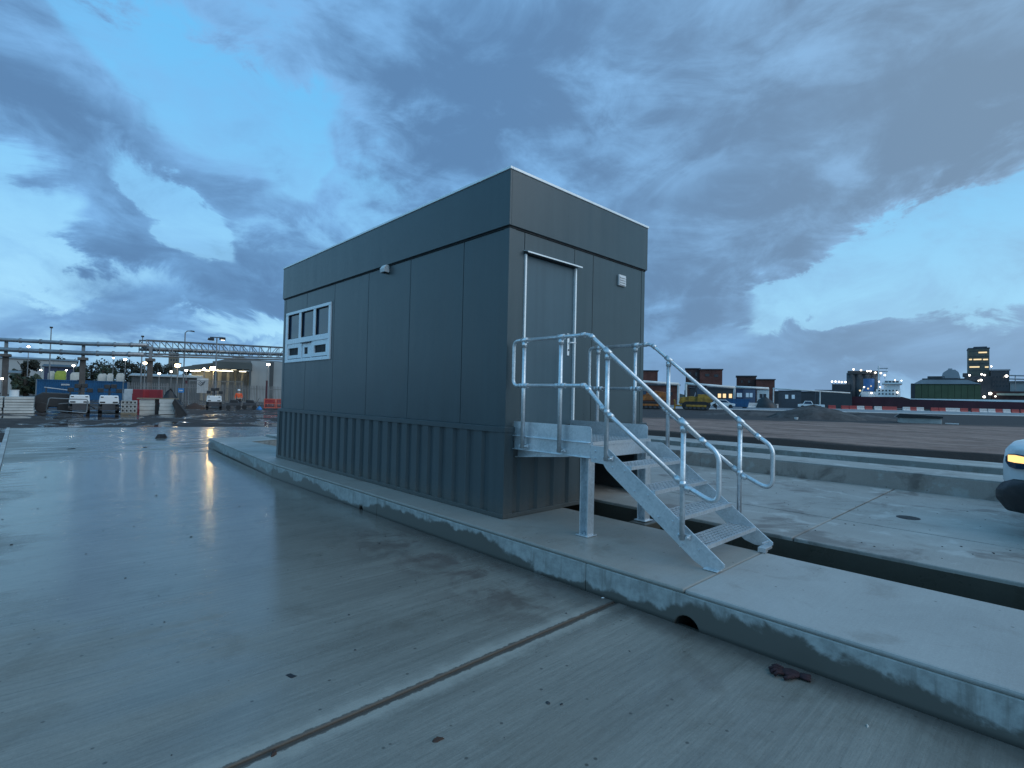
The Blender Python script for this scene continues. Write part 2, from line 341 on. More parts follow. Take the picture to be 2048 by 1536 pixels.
# ------------------------------------------------------------------ mesh helpers
class MB:
    def __init__(s): s.v = []; s.f = []
    def poly(s, pts, faces):
        o = len(s.v); s.v += [tuple(p) for p in pts]; s.f += [tuple(i+o for i in f) for f in faces]; return s
    def box(s, x0, x1, y0, y1, z0, z1):
        if x0 > x1: x0, x1 = x1, x0
        if y0 > y1: y0, y1 = y1, y0
        if z0 > z1: z0, z1 = z1, z0
        return s.poly([(x0,y0,z0),(x1,y0,z0),(x1,y1,z0),(x0,y1,z0),(x0,y0,z1),(x1,y0,z1),(x1,y1,z1),(x0,y1,z1)],
                      [(0,3,2,1),(4,5,6,7),(0,1,5,4),(1,2,6,5),(2,3,7,6),(3,0,4,7)])
    def cyl(s, p0, p1, r, n=10, r2=None, caps=True):
        p0, p1 = Vector(p0), Vector(p1); r2 = r if r2 is None else r2
        d = (p1-p0).normalized(); a = d.orthogonal().normalized(); c = d.cross(a)
        P = [p0+(a*math.cos(t)+c*math.sin(t))*r for t in [2*math.pi*i/n for i in range(n)]]+[p1+(a*math.cos(t)+c*math.sin(t))*r2 for t in [2*math.pi*i/n for i in range(n)]]
        F = [(i,(i+1)%n,(i+1)%n+n,i+n) for i in range(n)]
        if caps: F += [tuple(range(n-1,-1,-1)), tuple(range(n,2*n))]
        return s.poly(P, F)
    def tube(s, pts, r, n=10):
        pts = [Vector(p) for p in pts]; o = len(s.v); k = len(pts); a = None
        for i, p in enumerate(pts):
            d = ((pts[min(i+1,k-1)]-pts[max(i-1,0)])).normalized()
            a = d.orthogonal().normalized() if a is None else (a-d*a.dot(d)).normalized()
            c = d.cross(a)
            s.v += [tuple(p+(a*math.cos(t)+c*math.sin(t))*r) for t in [2*math.pi*j/n for j in range(n)]]
        for i in range(k-1):
            for j in range(n): s.f.append((o+i*n+j, o+i*n+(j+1)%n, o+(i+1)*n+(j+1)%n, o+(i+1)*n+j))
        s.f += [tuple(o+j for j in range(n-1,-1,-1)), tuple(o+(k-1)*n+j for j in range(n))]
        return s
    def prism(s, pts, axis, a, b):
        def P(p, t): return {'x': (t,p[0],p[1]), 'y': (p[0],t,p[1]), 'z': (p[0],p[1],t)}[axis]
        n = len(pts)
        return s.poly([P(p, a) for p in pts]+[P(p, b) for p in pts], [tuple(range(n-1,-1,-1)), tuple(range(n,2*n))]+[(i,(i+1)%n,(i+1)%n+n,i+n) for i in range(n)])
    def sph(s, c, r, n=8, m=6, sc_=(1,1,1)):
        P = []; F = []
        for i in range(m+1):
            t = math.pi*i/m
            for j in range(n):
                q = 2*math.pi*j/n; P.append((c[0]+r*sc_[0]*math.sin(t)*math.cos(q), c[1]+r*sc_[1]*math.sin(t)*math.sin(q), c[2]+r*sc_[2]*math.cos(t)))
        for i in range(m):
            for j in range(n): F.append((i*n+j, (i+1)*n+j, (i+1)*n+(j+1)%n, i*n+(j+1)%n))
        return s.poly(P, F)
    def sheet(s, path, axis, a, b):     # extruded open path (no thickness ends)
        def P(p, t): return {'x': (t,p[0],p[1]), 'y': (p[0],t,p[1]), 'z': (p[0],p[1],t)}[axis]
        n = len(path)
        return s.poly([P(p, a) for p in path]+[P(p, b) for p in path], [(i,i+1,i+1+n,i+n) for i in range(n-1)])
    def build(s, name, mat, parent=None, bev=0., smooth=False, kind=None):
        me = bpy.data.meshes.new(name); me.from_pydata(s.v, [], s.f); me.validate()
        bm = bmesh.new(); bm.from_mesh(me); bmesh.ops.recalc_face_normals(bm, faces=bm.faces); bm.to_mesh(me); bm.free()
        me.materials.append(MATS[mat])
        if smooth:
            for p in me.polygons: p.use_smooth = len(p.vertices) == 4
        o = bpy.data.objects.new(name, me); COL.objects.link(o)
        if parent: o.parent = parent
        if kind: o['kind'] = kind
        if bev:
            b = o.modifiers.new('bevel', 'BEVEL'); b.width = bev; b.segments = 2; b.limit_method = 'ANGLE'; b.harden_normals = False
        return o
def thing(name, label, cat, loc=(0,0,0), rz=0., group=None):
    o = bpy.data.objects.new(name, None); COL.objects.link(o); o.location = loc; o.rotation_euler = (0,0,rz); o.empty_display_size = .2
    return tag(o, label, cat, group)
def tag(o, label, cat, group=None):
    o['label'] = label; o['category'] = cat
    if group: o['group'] = group
    return o
def copy_tree(o, parent=None):
    c = o.copy(); COL.objects.link(c); c.parent = parent
    for ch in list(o.children): copy_tree(ch, c)
    return c
def sm(a, b, x):
    t = min(1, max(0, (x-a)/(b-a))); return t*t*(3-2*t)

# ------------------------------------------------------------------ the ground and the concrete works
ZR = -.26
def zg(x, y):
    s = -.6*(x-3.5)-.81*(y+1.4)
    z = -.29+(.35+.29)*sm(-6, 6, s)*sm(1, -9, y)
    return z
def grid_lines(lo, hi, dense0, dense1, step):
    L = [lo]; k = dense0-lo
    xs = []
    t = dense0
    while t <= dense1: xs.append(t); t += step
    g = step; t = dense0
    while t > lo: g *= 1.35; t -= g; xs.append(max(t, lo))
    g = step; t = dense1
    while t < hi: g *= 1.35; t += g; xs.append(min(t, hi))
    return sorted(set(round(v, 4) for v in xs))
PAD = [(-16,4.25),(23.6,4.25),(20.9,-5),(19,-10),(-16,-10)]
def inpad(x, y):
    if y > 4.25 or y < -10 or x < -16: return False
    lim = 23.6+(20.9-23.6)*(4.25-y)/9.25 if y > -5 else 20.9-1.9*(-5-y)/5
    return x < lim
rg = random.Random(3)
xs = grid_lines(-2500, 2500, -20, 75, 1.0); ys = grid_lines(-2500, 2500, -60, 30, 1.0)
gv = []; gf = []
for j, y in enumerate(ys):
    for i, x in enumerate(xs):
        z = zg(x, y)
        d = math.hypot(x-CAM.x, y-CAM.y)
        if d < 90: z += (rg.random()-.5)*(.05 if not inpad(x, y) else 0)
        if -15.5 < x < 18 and -9.5 < y < 3.9: z = -1.1
        elif inpad(x-.9, y) and inpad(x+.9, y) and inpad(x, y+.9): z = -.42
        gv.append((x, y, z))
nx = len(xs)
for j in range(len(ys)-1):
    for i in range(nx-1): gf.append((j*nx+i, j*nx+i+1, (j+1)*nx+i+1, (j+1)*nx+i))
mb = MB(); mb.poly(gv, gf); ground = mb.build('ground', 'mud', kind='structure', smooth=True)

# entry road: bays of brushed concrete with open joints
road = MB().prism([(-15.8,4.15),(23.3,4.15),(20.7,-5),(18.9,-9.7),(13.2,-9.7),(12.5,.4),(-15.8,.4)], 'z', -.9, ZR-.014).build('road', 'kerb_joint', kind='structure')
JX = [-15.9, -1.85, 10.6]
def slab(pts, mat='road_concrete', z0=-.55, z1=ZR, parent=road, name='concrete_slab'):
    return MB().prism(pts, 'z', z0, z1).build(name, mat, parent, bev=.008)
g_ = .007
slab([(-15.9,.456),(-1.85-.019,.456),(-1.85-.019,4.2),(-15.9,4.2)])
slab([(-1.85+.019,.456),(6,.456),(10.6-g_,.19),(10.6-g_,4.2),(-1.85+.019,4.2)])
slab([(10.6+g_,.18),(12.42,.02),(12.42,-1.5),(13.2,-2.6),(13.2,-4.2),(21.15,-4.2),(23.5,4.2),(10.6+g_,4.2)])
slab([(13.2,-4.2-2*g_),(21.1,-4.2-2*g_),(20.9,-5),(19.0,-9.9),(13.2,-9.9)])
# left edging of the road
edging = MB().box(-15.9, 23.6, 4.205, 4.3, -.6, ZR+.012).build('edging', 'weathered_concrete', road)

# raised foundation beside the road: kerb face with drain notches, slab top with joints, open pit behind
plinth = MB().box(-15.8, 6.4, -.97, .15, -.9, -.05).build('foundation_slab', 'pit_concrete', kind='structure')
KY = .456
HOLES = [(-2.45,.095,.075), (2.44,.055,.05), (7.28,.05,.045)]
cuts = [-15.8, -6.4, -2.45, -1.53, 2.9, 6.0]
def kerb_piece(x0, x1):
    pts = [(x0, -.034)]
    pts.append((x0, -.52)); x = x0
    for hx, hw, hh in sorted(HOLES):
        if x0+.02 < hx-hw and hx+hw < x1-.02:
            pts.append((hx-hw, -.52)); pts += [(hx-hw*math.cos(t), ZR-.02+(hh+.02)*math.sin(t)) for t in [math.pi*i/10 for i in range(11)]]; pts.append((hx+hw, -.52))
    pts += [(x1, -.52), (x1, -.034)]
    return MB().prism(pts, 'y', .2, KY)
KX = [-15.8, -6.4, -1.535, 2.0, 5.98]
for a, b_ in zip(KX[:-1], KX[1:]):
    kerb_piece(a+.0015, b_-.0015).build('kerb', 'kerb_concrete', plinth, bev=.008)
MB().prism([(5.984,-.97),(5.984,KY),(12.4,0.03),(12.4,-1.45),(11.2,-1.45),(10.8,-.62)], 'z', -.7, -.034).build('kerb', 'kerb_concrete', plinth, bev=.008)
for a, b_ in zip([-15.8,-6.4,-2.43,2.4], [-6.4,-2.43,2.4,5.98]):
    MB().prism([(a+.003,KY+.001),(b_-.003,KY+.001),(b_-.003,-.98),(a+.003,-.98)], 'z', -.034, .0).build('slab_top', 'damp_concrete' if a > -3 else 'slab_concrete', plinth, bev=.014)
MB().prism([(5.986,KY+.001),(12.402,.031),(12.402,-1.452),(11.2,-1.452),(10.8,-.622),(5.986,-.98)], 'z', -.034, .0).build('slab_top', 'damp_concrete', plinth, bev=.014)
for hx, hw, hh in HOLES:
    MB().box(hx-hw-.03, hx+hw+.03, .19, .21, -.5, -.05).build('drain_outlet', 'gap_black', plinth)
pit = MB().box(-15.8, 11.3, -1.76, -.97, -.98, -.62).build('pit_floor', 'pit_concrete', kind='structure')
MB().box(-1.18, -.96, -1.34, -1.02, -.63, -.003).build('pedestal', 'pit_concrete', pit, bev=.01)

# far lane behind the pit, flush strip plus roadway, with its own joints
lane = MB().box(-15.8, 13.1, -6.4, -1.80, -.9, -.03).build('far_lane', 'kerb_joint', kind='structure')
for a, b_ in ((-15.8,-7.2),(-7.2,-2.43),(-2.43,3.4),(3.4,13.1)):
    MB().box(a+.005, b_-.005, -3.095, -1.75, -.9, 0).build('concrete_slab', 'far_concrete', lane, bev=.012)
    MB().box(a+.011, b_-.011, -6.42, -3.105, -.5, .002).build('concrete_slab', 'far_concrete', lane, bev=.006)
MB().cyl((-3.02,-3.9,0),(-3.02,-3.9,.006), .12, 18).build('drain_cover', 'gap_black', lane)
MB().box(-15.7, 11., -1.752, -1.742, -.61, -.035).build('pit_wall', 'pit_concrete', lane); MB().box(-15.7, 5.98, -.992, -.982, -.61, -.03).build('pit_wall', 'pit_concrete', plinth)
plinth2 = MB().box(-15.8, 13.2, -9.9, -6.5, -.9, -.1).build('second_foundation_slab', 'pit_concrete', kind='structure')
for a, b_ in ((-15.8,-3.9),(-3.9,.9),(.9,6.),(6.,13.2)):
    MB().box(a+.005, b_-.005, -7.45, -6.44, -.5, .29).build('slab_top', 'far_concrete', plinth2, bev=.015); MB().box(a+.003, b_-.003, -6.44, -6.421, -.4, .262).build('kerb', 'far_kerb', plinth2)
    MB().box(a+.005, b_-.005, -9.85, -8.65, -.5, .30).build('slab_top', 'far_concrete', plinth2, bev=.015)

# loose grit and bits trodden over the bays
gr = MB(); rr_ = random.Random(11)
for k in range(95):
    x = rr_.uniform(-2.6, 8.5); y = rr_.uniform(.6, 4.1); s = rr_.choice([.004,.005,.006,.008,.012])*rr_.uniform(.6,1.2)
    gr.sph((x, y, ZR+s*.25), s, 6, 4, (rr_.uniform(.7,1.5), rr_.uniform(.7,1.5), .5))
for k in range(90):
    x = rr_.uniform(-4.5, 2); y = rr_.uniform(-6, -1.9); s = rr_.uniform(.004,.01)
    gr.sph((x, y, s*.2), s, 6, 4, (1.2,1,.5))
gr.build('grit', 'pebble', kind='stuff')

# ------------------------------------------------------------------ the cabin
L, W, ZW, ZF, ZT, PF, PS = 6.914, 2.781, 1.02, 3.304, 3.939, .03, .05
cab = thing('site_cabin', 'dark grey flat-roofed control cabin on corrugated skirt beside galvanised stairs', 'cabin')
T = .06
core = MB().box(.02, L-.02, -W+.02, -.02, ZW-.02, ZF+.3).build('wall_core', 'gap_black', cab)
def wp(pts_box, mat='cabin_paint', name='wall_panel', bev=.004): return MB().box(*pts_box).build(name, mat, cab, bev=bev)
XJ = [.0, .83, 2.05, 3.27, 4.50, 5.72, L]
j = .004
WX0, WX1, WZ0, WZ1 = 4.606, 6.742, 1.958, 2.982
ZP = 3.284
for a, b_ in zip(XJ[:-1], XJ[1:]):
    a2 = a+j if a > 0 else a; b2 = b_-j if b_ < L else b_
    if a >= 4.4:   # panels cut round the window
        wp((a2, b2, -.05, 0, ZW, WZ0)); wp((a2, b2, -.05, 0, WZ1, ZP))
        if a2 < WX0: wp((a2, WX0, -.05, 0, WZ0, WZ1))
        if b2 > WX1: wp((WX1, b2, -.05, 0, WZ0, WZ1))
    else: wp((a2, b2, -.05, 0, ZW, ZP))
DY0, DY1, DZ1 = -.262, -1.168, 3.03
for a, b_ in ((-.0508,-.246),(-1.154,-1.54),(-1.54,-2.70),(-2.70,-W+.0508)):
    wp((0, .05, b_+(j if b_ > -W+.1 else 0), a-(j if a < -.06 else 0), ZW, ZP))
wp((0, .05, -1.15, -.25, DZ1+.012, ZP))
for a, b_ in zip(XJ[:-1], XJ[1:]): wp((a+j, b_-j, -W, -W+.05, ZW, ZP))
for a, b_ in ((-.0508,-1.39),(-1.39,-W+.0508)): wp((L-.05, L, b_+j, a-j, ZW, ZP))
MB().prism([(-.004,.004),(.09,.004),(.09,.0005),(.0,.0005),(.0,-.10),(-.004,-.10)], 'z', ZW, ZP).build('corner_trim', 'cabin_paint', cab)
MB().prism([(-.004,-W-.004),(.09,-W-.004),(.09,-W-.0005),(.0,-W-.0005),(.0,-W+.08),(-.004,-W+.08)], 'z', ZW, ZP).build('corner_trim', 'cabin_paint', cab)
MB().box(L-.09, L+.004, .0005, .004, ZW, ZP).build('corner_trim', 'cabin_paint', cab)
# added black strip that paints in the shadow line, and deep fascia
MB().box(-.011, L+.011, -W-.011, .011, ZP, ZF+.02).build('shadow_strip', 'gap_black', cab)
MB().box(-PF, L+PF, 0.0, PF, ZF, ZT).build('fascia', 'cabin_paint', cab, bev=.004)
MB().box(-PF, 0, -W, -.0005, ZF, ZT).build('fascia', 'cabin_paint', cab, bev=.004)
MB().box(-PF, L+PF, -W-PF, -W-.0005, ZF, ZT).build('fascia', 'cabin_paint', cab, bev=.004)
MB().box(L, L+PF, -W, -.0005, ZF, ZT).build('fascia', 'cabin_paint', cab, bev=.004)
MB().box(.001, L-.001, -W+.001, -.001, ZT-.1, ZT-.03).build('roof_deck', 'shed_roof', cab)
for bx in ((-PF-.012, L+PF+.012, .0, PF+.012), (-PF-.012, L+PF+.012, -W-PF-.012, -W), (-PF-.012, .0, -W+.002, -.002), (L, L+PF+.012, -W+.002, -.002)):
    MB().box(*bx, ZT+.001, ZT+.032).build('roof_trim', 'alu_trim', cab, bev=.004)
# door
dr = MB().box(.012, .045, DY1+.012, DY0-.012, ZW+.005, DZ1-.005).build('door', 'door_paint', cab, bev=.003)
for z in (1.3, 2.1, 2.78): MB().cyl((.004,DY0-.012,z-.05),(.004,DY0-.012,z+.05), .009, 8).build('hinge', 'gap_black', dr)
MB().box(.002, .012, -1.085, -1.045, 1.90, 2.18).build('handle_plate', 'alu_trim', dr, bev=.004)
MB().tube([(.004,-1.065,2.062),(-.035,-1.065,2.062),(-.045,-1.075,2.062),(-.047,-1.15,2.064)], .009, 8).build('lever_handle', 'alu_trim', dr, smooth=True)
MB().cyl((.003,-1.065,1.97),(-.004,-1.065,1.97), .011, 10).build('lock', 'steel_dark', dr)
MB().box(-.02, .02, DY0-.011, DY0+.014, ZW+.003, DZ1).build('door_frame', 'alu_trim', cab, bev=.002)
MB().box(-.02, .02, DY1-.014, DY1+.011, ZW+.003, DZ1).build('door_frame', 'alu_trim', cab, bev=.002)
MB().box(.0, .02, DY1+.012, DY0-.012, DZ1-.004, DZ1+.010).build('door_frame', 'gap_black', cab)
MB().prism([(.0,3.075),(-.075,3.052),(-.075,3.036),(-.071,3.036),(-.071,3.049),(.0,3.066)], 'y', DY1-.06, DY0+.03).build('drip_flashing', 'alu_trim', cab)
# fan vent
vn = MB().box(-.03, .0, -2.262, -2.095, 2.965, 3.122).build('fan_vent', 'white_plastic', cab, bev=.006)
for k in range(4): MB().prism([(-.03,2.985+k*.033),(-.042,2.978+k*.033),(-.03,3.009+k*.033)], 'y', -2.25, -2.107).build('louvre', 'white_plastic', vn)
# sensor / bulkhead lamp under the fascia on the long side
se = MB().prism([(.0,3.19),(.085,3.19),(.095,3.25),(.06,3.30),(.0,3.30)], 'x', 2.64, 2.77).build('floodlight_sensor', 'white_plastic', cab, bev=.008)
MB().box(2.655, 2.755, .02, .08, 3.184, 3.19).build('lens', 'gap_black', se)
# serving window
wn = MB()
fw_ = .055
wn.box(WX0, WX1, -.02, .025, WZ1-fw_, WZ1).box(WX0, WX1, -.02, .025, WZ0, WZ0+fw_)
wn.box(WX0, WX0+fw_+.03, -.02, .024, WZ0+fw_, WZ1-fw_).box(WX1-fw_-.06, WX1, -.02, .024, WZ0+fw_, WZ1-fw_)
wn.box(5.262, 5.36, -.02, .022, 2.40, WZ1-fw_).box(5.945, 6.05, -.02, .022, 2.40, WZ1-fw_)
win = wn.build('window', 'upvc', cab, bev=.005)
MB().box(WX0+.085, WX1-.115, -.02, .023, 2.33, 2.43).build('transom', 'upvc', win, bev=.004)
for a, b_ in ((4.69,5.262),(5.36,5.945),(6.05,6.628)):
    MB().box(a, b_, -.03, -.018, 2.43, WZ1-fw_).build('pane', 'glass_dark', win)
    fr = MB().box(a, b_, -.019, .006, 2.43, 2.440).box(a, b_, -.019, .006, WZ1-fw_-.010, WZ1-fw_).box(a, a+.010, -.019, .006, 2.440, WZ1-fw_-.010).box(b_-.010, b_, -.019, .006, 2.440, WZ1-fw_-.010)
    fr.build('glazing_bead', 'gap_black', win)
def low_panel(x0, x1, hx0, hx1, hz0, hz1, z0=2.013, z1=2.33, yo=.012):
    m_ = MB().box(x0, hx0, -.02, yo, z0, z1).box(hx1, x1, -.02, yo, z0, z1).box(hx0, hx1, -.02, yo, z0, hz0).box(hx0, hx1, -.02, yo, hz1, z1)
    p_ = m_.build('lower_panel', 'upvc', win, bev=.002)
    MB().box(hx0, hx1, -.035, -.021, hz0, hz1).build('hatch_pane', 'brown_inside', p_)
    MB().box(x0+.03, x1-.03, yo, yo+.008, z0+.012, z0+.02).build('weather_bar', 'steel_dark', p_)
low_panel(4.691, 5.44, 4.80, 5.315, 2.10, 2.24, yo=.010); low_panel(5.90, 6.627, 6.08, 6.59, 2.10, 2.245, yo=.010)
low_panel(5.45, 5.89, 5.63, 5.80, 2.10, 2.23, yo=-.002)
MB().box(5.43, 5.91, .0, .035, 2.312, 2.329).build('hatch_hood', 'steel_dark', win)
# skirt: trapezoid sheeting, cap rail, bottom channel, framed opening under the landing
def ribs(a, b_, per=.276):
    n = max(1, round((b_-a)/per)); p = (b_-a)/n; P = []
    for k in range(n):
        t = a+k*p
        P += [(t, 0), (t+p*.50, 0), (t+p*.60, -.034), (t+p*.90, -.034)]
    return P+[(b_, 0)]
sk = []
def skirt_panel(axis, a, b_, c, z0, z1, sgn):
    P = ribs(a, b_); m_ = MB()
    path = [(t, c+sgn*d) for t, d in P] if axis == 'x' else [(c+sgn*d, t) for t, d in P]
    back = [(t, c-sgn*.042) for t, d in reversed(P)] if axis == 'x' else [(c-sgn*.042, t) for t, d in reversed(P)]
    o = m_.prism(path+back, 'z', z0, z1).build('skirt_panel', 'skirt_paint', cab); return o
for a, b_ in ((.08,1.2),(1.2,2.5),(2.5,3.9),(3.9,5.3),(5.3,6.84)): skirt_panel('x', a, b_, PS-.012, .05, .955, 1)
skirt_panel('y', -1.50, -.08, -PS+.012, .05, .955, -1)
skirt_panel('y', -W-.0, -2.63, -PS+.012, .05, .955, -1)
MB().box(-PS+.012, -PS+.05, -2.63, -1.5, .66, .955).build('skirt_panel', 'skirt_paint', cab)
for a, b_ in ((.08,3.5),(3.5,6.84)): skirt_panel('x', a, b_, -W-PS+.012, .05, .955, -1)
skirt_panel('y', -W, -.05, L+PS-.012, .05, .955, 1)
MB().box(-PS, L+PS, .002, PS, .955, ZW).box(-PS, L+PS, -W-PS, -W-.002, .955, ZW).box(-PS, -.002, -W-.002, .002, .955, ZW).box(L+.002, L+PS, -W-.002, .002, .955, ZW).build('cap_rail', 'skirt_paint', cab, bev=.004)
MB().box(-PS-.004, L+PS, PS-.06, PS+.004, .004, .05).box(-PS-.004, -PS+.06, -1.56, PS-.061, .004, .05).box(-PS, L+PS, -W-PS, -W-PS+.06, .004, .05).box(L+PS-.06, L+PS, -W, .0, .004, .05).box(-PS-.004, -PS+.06, -W-PS, -2.6, .004, .05).build('bottom_channel', 'skirt_paint', cab, bev=.003)
MB().prism([(-PS,PS),(.085,PS),(.085,PS-.006),(-PS+.006,PS-.006),(-PS+.006,-.085),(-PS,-.085)], 'z', .05, .954).build('corner_trim', 'skirt_paint', cab)
MB().prism([(L+PS,PS),(L-.07,PS),(L-.07,PS-.006),(L+PS-.006,PS-.006),(L+PS-.006,-.05),(L+PS,-.05)], 'z', .05, .954).build('corner_trim', 'skirt_paint', cab)
MB().box(-PS-.006, -PS+.05, -1.56, -1.502, .05, .953).box(-PS-.006, -PS+.05, -2.628, -2.58, .002, .953).box(-PS-.006, -PS+.045, -2.579, -1.561, .60, .655).build('opening_frame', 'skirt_paint', cab, bev=.003)
MB().box(.05, L-.05, -W+.05, -.05, ZW-.16, ZW-.03).build('floor_frame', 'steel_dark', cab)

# ------------------------------------------------------------------ galvanised stairs and landing
st = thing('access_stairs', 'galvanised steel stairs and landing with tubular handrails at cabin door', 'stairs', (0,0,0))
YN, YFR = -.10, -1.10
GALV = 'galvanised'
# landing frame
for y, s in ((YN,1),(YFR,-1)):
    m_ = MB().box(-1.13, -.055, y-.004, y+.004, .775, .93).box(-1.13, -.055, y+s*.004, y+s*.034, .775, .783).box(-1.13, -.055, y+s*.004, y+s*.034, .920, .928)
    m_.build('landing_channel', GALV, st, bev=.002)
MB().box(-1.138, -1.130, YFR, YN, .775, .922).build('landing_channel', GALV, st)
for y, s in ((YN,1),(YFR,-1)):
    yk = y-s*.008
    r_ = .045
    pts = [(-.03,.86),(-1.135,.86)] if s > 0 else [(-.03,.86),(-1.15,.86)]
    x1 = pts[1][0]
    pts = pts+[(x1,1.085-r_)]+[(x1+r_-r_*math.cos(t), 1.085-r_+r_*math.sin(t)) for t in [math.pi/2*i/5 for i in range(6)]]+[(-.03,1.085)]
    MB().prism(pts, 'y', yk-.003, yk+.003).build('kick_plate', GALV, st)
# open grating deck: bearing bars and cross rods
def grating(x0, x1, y0, y1, z, parent, nb, ncr, depth=.016, name='grating'):
    m_ = MB()
    for k in range(nb):
        x = x0+.012+(x1-x0-.024)*k/(nb-1); m_.box(x-.0036, x+.0036, y0, y1, z-depth, z)
    for k in range(ncr):
        y = y0+.02+(y1-y0-.04)*k/(ncr-1); m_.box(x0, x1, y-.0045, y+.0045, z-.008, z+.0015)
    return m_.build(name, GALV, parent, kind='stuff')
dk = MB().box(-1.15, -1.135, YFR+.012, YN-.012, .90, .934).box(-.06, -.05, YFR+.012, YN-.012, .90, .934).box(-1.135, -.06, YN-.018, YN-.012, .90, .934).box(-1.135, -.06, YFR+.012, YFR+.018, .90, .934).build('landing_deck', GALV, st)
grating(-1.135, -.06, YFR+.018, YN-.018, .932, dk, 26, 18)
# wall brackets
for y in (YN-.06, YFR+.06):
    MB().prism([(-.052,.775),(-.85,.775),(-.85,.765),(-.08,.69),(-.052,.69)], 'y', y-.004, y+.004).build('wall_bracket', GALV, st)
    MB().prism([(-.85,.766),(-.08,.690),(-.052,.690),(-.052,.684),(-.08,.684),(-.85,.760)], 'y', y-.05, y+.05).build('bracket_flange', GALV, st)
# columns
def column(x, y):
    m_ = MB().box(x-.05, x-.043, y-.05, y+.05, .012, .92).box(x+.043, x+.05, y-.05, y+.05, .012, .92).box(x-.043, x+.043, y-.034, y-.027, .012, .92)
    p_ = m_.build('column', GALV, st)
    MB().box(x-.075, x+.075, y-.075, y+.075, .003, .014).build('base_plate', GALV, p_, bev=.002)
    for sx in (-1,1): MB().cyl((x+sx*.03, y-.0, .014),(x+sx*.03, y-.0, .026), .010, 6).build('bolt', GALV, p_)
column(-1.055, -.155); column(-1.055, -1.18)
# stringers
def arc(cx, cz, r, t0, t1, n=5): return [(cx+r*math.cos(math.radians(t0+(t1-t0)*i/n)), cz+r*math.sin(math.radians(t0+(t1-t0)*i/n))) for i in range(n+1)]
SPR = [(-1.14,.90),(-1.30,.90)]+arc(-1.30,.82,.08,90,128)+[(-2.475,.072),(-2.475,.050),(-2.425,.004),(-2.31,.004),(-2.22,.045),(-1.34,.675),(-1.315,.70),(-1.29,.735),(-1.14,.74)]
SPF = [(-1.14,.90),(-1.30,.90)]+arc(-1.30,.82,.08,90,128)+[(-2.475,.072),(-2.475,.050),(-2.425,.020),(-2.31,.020),(-2.22,.045),(-1.34,.675),(-1.315,.70),(-1.29,.735),(-1.14,.74)]
def bolt(parent, x, y, z, s, r=.011): MB().cyl((x,y,z),(x,y+s*.010,z), r, 6).build('bolt', GALV, parent)
TR = [(.744,-1.475),(.558,-1.72),(.372,-1.965),(.186,-2.20)]
for y, s, P in ((YN,1,SPR),(YFR,-1,SPF)):
    sg = MB().prism(P, 'y', y-.005, y+.005).build('stringer', GALV, st, bev=.001)
    for z, x in TR:
        bolt(sg, x-.055, y+s*.005, z-.045, s); bolt(sg, x+.085, y+s*.005, z-.030, s)
        if s < 0: bolt(sg, x-.055, y+.005, z-.045, 1); 
    bolt(sg, -1.19, y+s*.005, .85, s); bolt(sg, -1.19, y+s*.005, .78, s)
    if s > 0: MB().box(-2.43, -2.31, y-.06, y+.03, .003, .012).build('foot_plate', GALV, sg, bev=.002)
    else:
        MB().prism([(-2.40,.045),(-2.47,.045),(-2.47,.02),(-2.40,.02)], 'y', y+.006, y+.16).build('foot_bracket', GALV, sg, bev=.002)
        MB().box(-2.47, -2.40, y+.11, y+.16, .004, .02).box(-2.44, -2.425, y+.006, y+.14, .075, .083).build('foot_plate', GALV, sg)
# treads
for z, x in TR:
    t_ = MB().box(x-.125, x-.118, YFR+.006, YN-.006, z-.032, z+.001).box(x+.118, x+.125, YFR+.006, YN-.006, z-.032, z+.001).box(x-.118, x+.118, YN-.011, YN-.006, z-.06, z).box(x-.118, x+.118, YFR+.006, YFR+.011, z-.06, z).build('tread', GALV, st)
    grating(x-.118, x+.118, YFR+.011, YN-.011, z, t_, 6, 17)
